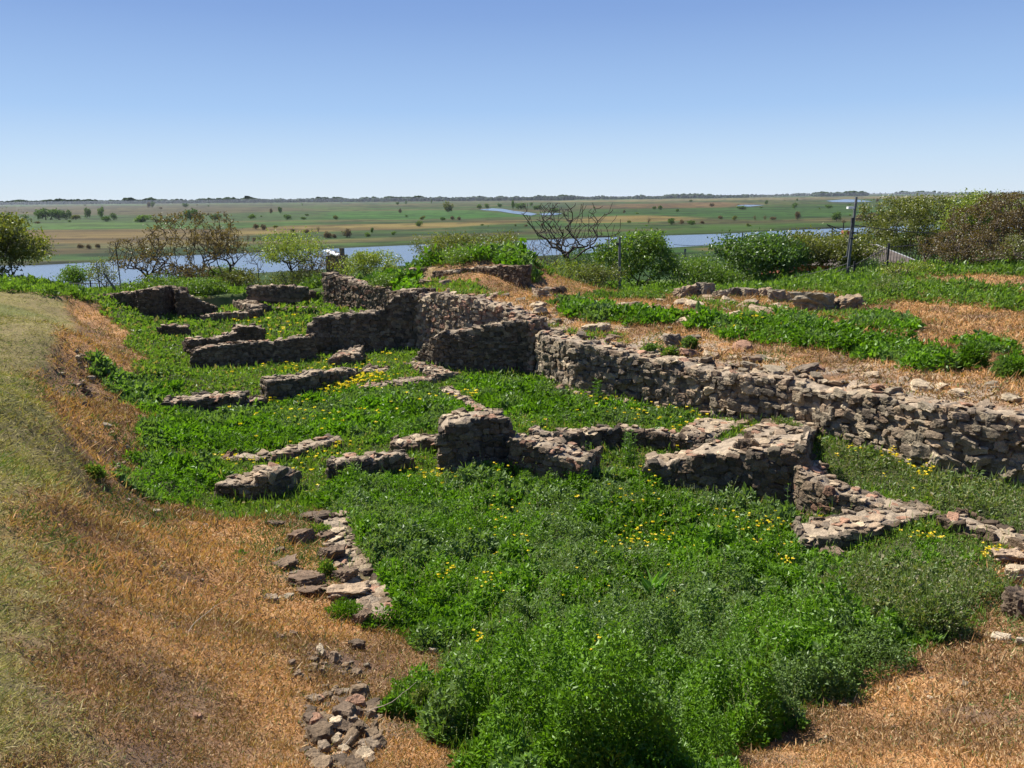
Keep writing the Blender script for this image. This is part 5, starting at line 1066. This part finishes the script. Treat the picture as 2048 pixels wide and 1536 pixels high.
far_board('marker_post', 'little grey marker box in the riverside meadow', 1368, 175, 501, 4, 7, 'marker', 'pole')
for px, lb in ((825, 'short dark post at the water edge, left of the pair'), (835, 'short dark post at the water edge beside the mound weeds')):
    Y = 236; x = colx(px, Y); m = MB(); m.tube((0, 0, -1), (0, 0, 1.3), .2, .17); m.tube((0, 0, 1.3), (0, 0, 1.5), .24, .14); tag(m.build('mooring_post', M['darkmetal'], loc=(x, Y, -14.9)), lb, 'post', 'pair of posts at the water edge')

# ------------------------------------------------------------------ the far valley: bushes, groves and the wooded horizon
def far_proto(seed, tone, n=420, bare=False):
    r = np.random.default_rng(seed); k = 7; c = unit(r.normal(0, 1, (k, 3)))*np.array([.30, .30, .26])*r.uniform(.5, 1, (k, 1))+np.array([0, 0, .45]); q = r.integers(0, k, n)
    C = c[q]+unit(r.normal(0, 1, (n, 3)))*(r.random((n, 1))**.4)*(.24 if not bare else .26)*np.array([1, 1, 1.1]); C[:, 2] = np.maximum(C[:, 2], .03)
    u = r.random((n, 1)); a, b = np.array(TONE[tone][0]), np.array(TONE[tone][1]); s = .12 if not bare else .05
    v = leaves(C, unit(r.normal(0, 1, (n, 3))), np.full(n, s)*r.uniform(.6, 1.4, n), np.full(n, s*.8), (a*(1-u)+b*u)*1.15+.012, .2, r)
    V, F = tubes([(np.array([0, 0, -.1]), np.array([0, 0, .5]), .03, .02)]+[(np.array([0, 0, .2]), p_, .015, .008) for p_ in c], 4, .008)
    return npmesh('crown', *v), npmesh('trunk', V, F)
FP = {t: [far_proto(i*7+j, tn, 420, t == 'bare') for j in range(4)] for i, (t, tn) in enumerate((('g', 'dark'), ('o', 'green'), ('b', 'brown'), ('bare', 'brown'), ('gr', 'olive')))}
for L_ in FP.values():
    for c_, t_ in L_: c_.materials.append(M['far_leaf']); t_.materials.append(M['bark'])
def far(px, base, w_, h_, kind, label, group=None, name='far_bush', cat='bush'):
    p = at(px, base, -15); d = math.hypot(p[0], p[1]); k = int(px*3+base) % 4; c_, t_ = FP[kind][k]; z = gz(p[0], p[1])
    o = tag(empty(name, (p[0], p[1], z-.2), (px*1.7) % 6.28), label, cat, group); o.scale = (w_*d/FPX*1.05, w_*d/FPX*1.05, h_*d/FPX*1.1)
    link('trunk', t_, parent=o); link('crown', c_, parent=o)
GL = 'trees of the groves beyond the river on the left'
for a, b, w_, h_, k, lb in ((92, 440, 34, 22, 'g', 'left tree of the dark grove beyond the river'), (118, 440, 30, 21, 'g', 'middle tree of the dark grove beyond the river'), (134, 440, 20, 19, 'g', 'last tree of the dark grove beyond the river'), (152, 440, 20, 10, 'gr', 'low bush right of the dark grove'), (176, 437, 12, 20, 'g', 'narrow upright tree standing free right of the grove'), (204, 434, 13, 18, 'o', 'slim pale tree above the twin bushes'), (212, 443, 22, 12, 'g', 'low bush under the slim pale tree'), (228, 440, 14, 14, 'g', 'small tree right of the slim pale tree'),
                            (285, 444, 40, 16, 'o', 'broad pale thicket in the middle of the left meadow'), (312, 445, 22, 10, 'gr', 'bush at the right of the broad pale thicket'), (335, 445, 16, 8, 'g', 'low dark bush near the big dark tree'), (362, 439, 12, 10, 'o', 'small bush touching the big dark tree'), (381, 440, 26, 26, 'g', 'biggest dark round tree beyond the river'), (400, 440, 14, 12, 'g', 'dark bush behind the top of the tallest bare tree'), (430, 440, 26, 12, 'g', 'pair-like dark bush right of the big dark tree'), (449, 443, 10, 5, 'b', 'tiny brown bush right of the big dark tree'),
                            (372, 415, 12, 10, 'g', 'small far tree above the big dark one'), (305, 415, 10, 12, 'g', 'small far tree standing in the brown band'), (298, 415, 8, 10, 'b', 'brown far tree next to a darker one'), (506, 438, 18, 12, 'o', 'green bush in the meadow left of the pale strip'), (542, 427, 8, 10, 'b', 'thin far tree in the upper meadow'), (561, 427, 9, 14, 'g', 'thin taller far tree in the upper meadow'), (575, 439, 20, 11, 'g', 'dark bush at the meadow centre left'), (608, 439, 12, 7, 'g', 'small dark bush at the meadow centre'), (672, 440, 12, 10, 'gr', 'small grey bush at the meadow centre'), (50, 437, 14, 8, 'o', 'faint bush left of the dark grove'), (10, 440, 18, 14, 'g', 'dark bush at the left edge beyond the river'),
                            (795, 410, 8, 8, 'g', 'far little tree left of the leafy grey tree'), (812, 409, 7, 8, 'g', 'another far little tree left of the leafy grey tree'), (895, 424, 24, 22, 'gr', 'grey-green tree alone in the bright meadow'), (863, 408, 3, 10, 'g', 'thin far poplar in the bright meadow'), (800, 426, 8, 10, 'b', 'leafless bush in the bright meadow'), (838, 453, 15, 14, 'o', 'round pale bush on the orange reed band'), (846, 439, 14, 8, 'gr', 'grey bush above the round pale one'), (958, 418, 12, 12, 'o', 'tree at the left of the far creek'), (974, 417, 12, 12, 'o', 'second tree at the left of the far creek'), (1000, 415, 12, 10, 'g', 'tree behind the far creek'), (1026, 419, 8, 20, 'o', 'tall poplar beside the far creek'), (1042, 419, 26, 14, 'g', 'broad dark tree beside the far poplar'), (1062, 412, 10, 8, 'g', 'far bush right of the creek trees'), (1075, 420, 20, 10, 'g', 'bush behind the great bare tree'), (1110, 425, 20, 12, 'g', 'bush seen through the top of the great bare tree')):
    far(a, b, w_, h_, k, lb, GL, cat='tree' if h_ > 12 else 'bush', name='far_tree' if h_ > 12 else 'far_bush')
GB = 'bushes along the far river bank'
for a, b, w_, h_, k, lb in ((163, 497, 16, 9, 'b', 'brown bush leftmost on the far bank'), (178, 498, 12, 9, 'b', 'brown bush second on the far bank'), (196, 497, 10, 9, 'b', 'brown bush third on the far bank'), (236, 494, 14, 20, 'bare', 'tall leafless bush near the thin dark pole'), (496, 483, 10, 16, 'bare', 'grey upright bush before the water'), (508, 484, 10, 10, 'b', 'low bush next to the grey upright one'), (512, 459, 14, 12, 'b', 'grey bush on the reed band'), (528, 460, 14, 12, 'b', 'grey bush beside another on the reed band'), (585, 465, 12, 8, 'b', 'brown bush at the reed edge'), (637, 465, 9, 14, 'bare', 'thin grey bush above the bank thicket'), (612, 466, 16, 8, 'b', 'low brown bush right of the reed edge'), (658, 476, 24, 14, 'b', 'left grey bush of the bank thicket'), (670, 476, 12, 10, 'b', 'small bush inside the bank thicket'), (694, 475, 22, 18, 'b', 'largest grey bush of the bank thicket'), (744, 466, 8, 12, 'g', 'dark slim bush on the green bank'), (735, 473, 14, 9, 'o', 'pale green bush on the green bank'), (788, 470, 10, 8, 'o', 'pale small bush on the bank middle'),
                            (885, 441, 14, 8, 'g', 'dark bush above the reed band'), (905, 440, 10, 9, 'b', 'brown bush above the reed band'), (918, 440, 9, 8, 'b', 'brown bush beside the one above the reeds'), (1297, 448, 12, 14, 'bare', 'brown bare bush behind the wooden post'), (1342, 449, 18, 16, 'g', 'dark round tree on the bank right of the post'), (1362, 448, 14, 9, 'b', 'brown scrub right of the dark round tree'), (1383, 450, 16, 12, 'g', 'dark bush beside the brown scrub'), (1405, 447, 12, 7, 'b', 'low brown bush on the right bank'), (1470, 441, 12, 10, 'gr', 'grey bush above the water middle'), (1441, 438, 12, 7, 'b', 'brown bush left of the grey one'), (1530, 440, 10, 12, 'bare', 'leafless bush on the right bank'), (1510, 441, 10, 12, 'bare', 'twiggy leafless bush on the right bank'), (1545, 440, 14, 7, 'b', 'scrubby brown bush on the right bank'), (1595, 439, 13, 16, 'b', 'brown upright tree on the right bank'), (1673, 442, 20, 18, 'g', 'dark round tree left of the lamp pole'), (1720, 441, 26, 12, 'b', 'brown thicket right of the lamp pole'), (1745, 438, 22, 12, 'b', 'brown thicket before the wide olive tree'),
                            (1248, 426, 7, 7, 'b', 'tiny brown bush on the upper right meadow'), (1308, 419, 8, 8, 'g', 'tiny dark bush on the upper right meadow'), (1320, 420, 9, 10, 'g', 'dark little tree on the upper right meadow'), (1354, 424, 8, 7, 'g', 'little bush in the right meadow'), (1423, 414, 11, 8, 'b', 'brown bush near the far glint of water'), (1485, 419, 26, 8, 'g', 'dark low hedge before the far glint of water'), (1533, 409, 7, 9, 'g', 'small tree right of the far glint of water'), (1589, 417, 13, 12, 'g', 'dark tree in the upper meadow before the lamp pole'), (1657, 417, 18, 8, 'g', 'low dark bush before the far pond'), (1382, 404, 7, 5, 'g', 'tiny tree below the wooded horizon'), (1754, 404, 7, 8, 'b', 'tiny leaning tree right of the far pond'), (1594, 402, 5, 5, 'g', 'tiny tree left of the far pond'), (1895, 412, 12, 8, 'g', 'far bush behind the slender yellow-green tree'), (1862, 402, 8, 5, 'g', 'tiny far bush above the wide olive tree')):
    far(a, b, w_, h_, k, lb, GB, cat='tree' if h_ > 12 else 'bush', name='far_tree' if h_ > 12 else 'far_bush')
rb = random.Random(3); TL_ = []
for k in range(38):
    a = rb.uniform(0, 1750); b = 410+rb.random()**1.3*52-(a/2048)*12; s = (b-385)*.08+1.2; TL_.append((a, b, s*rb.uniform(.8, 2.0), s*rb.uniform(.6, 1.1), rb.choice(['g', 'b', 'o', 'gr', 'b'])))
for a, b, w_, h_, k in TL_:
    far(a, b, w_, h_, k, 'tiny %s %s bush dotting the meadows, %s part' % ('broad' if w_ > h_*1.9 else 'low' if w_ > h_*1.4 else 'round', CW[k], where(a, b, [q[0] for q in TL_], [q[1] for q in TL_])), 'tiny bushes dotting the far meadows')
# wooded horizon: one far mass of tree crowns
r = np.random.default_rng(8); C = []; D = []; CO = []
def row(n, x0, x1, base0, base1, h0, h1, jit=1.5):
    for _ in range(n):
        a = r.uniform(x0, x1); t = (a-x0)/(x1-x0); b = base0+(base1-base0)*t+r.uniform(-jit, jit*.4); p = at(a, b, -15); d = math.hypot(p[0], p[1])
        m = h0+(h1-h0)*(.35+.65*vnoise(a*.05, 1.0, 4))*r.uniform(.3, 1.1); h = m*d/FPX; w_ = h*r.uniform(.7, 1.3)
        C.append((p[0], p[1], -15+h*.42)); D.append((w_, w_, h*1.05)); CO.append(np.array([.045, .065, .035])*r.uniform(.7, 1.3))
row(1500, -60, 1150, 410, 400, 3, 10, 1.0); row(420, 1150, 1500, 399, 395, 2, 8, 1.0); row(120, 1500, 1620, 394, 391, 1, 5); row(110, 1625, 1735, 393, 391.5, 3, 9, .8); row(70, 1790, 1870, 388.5, 387.5, 2, 6, .6); row(60, 1600, 2060, 390, 386, 1, 4)
n = len(C); A = jitter_axes(np.tile([1., 0, 0], (n, 1)), np.tile([0, 1., 0], (n, 1)), np.tile([0, 0, 1.], (n, 1)), r, .2)
v = rock_batch(np.array(C), A, np.array(D), np.array(CO), 1, r)
tl = link('treeline', npmesh('treeline', *v), M['far_leaf']); tag(tl, 'dark line of woods along the far horizon', 'woodland', kind='stuff')
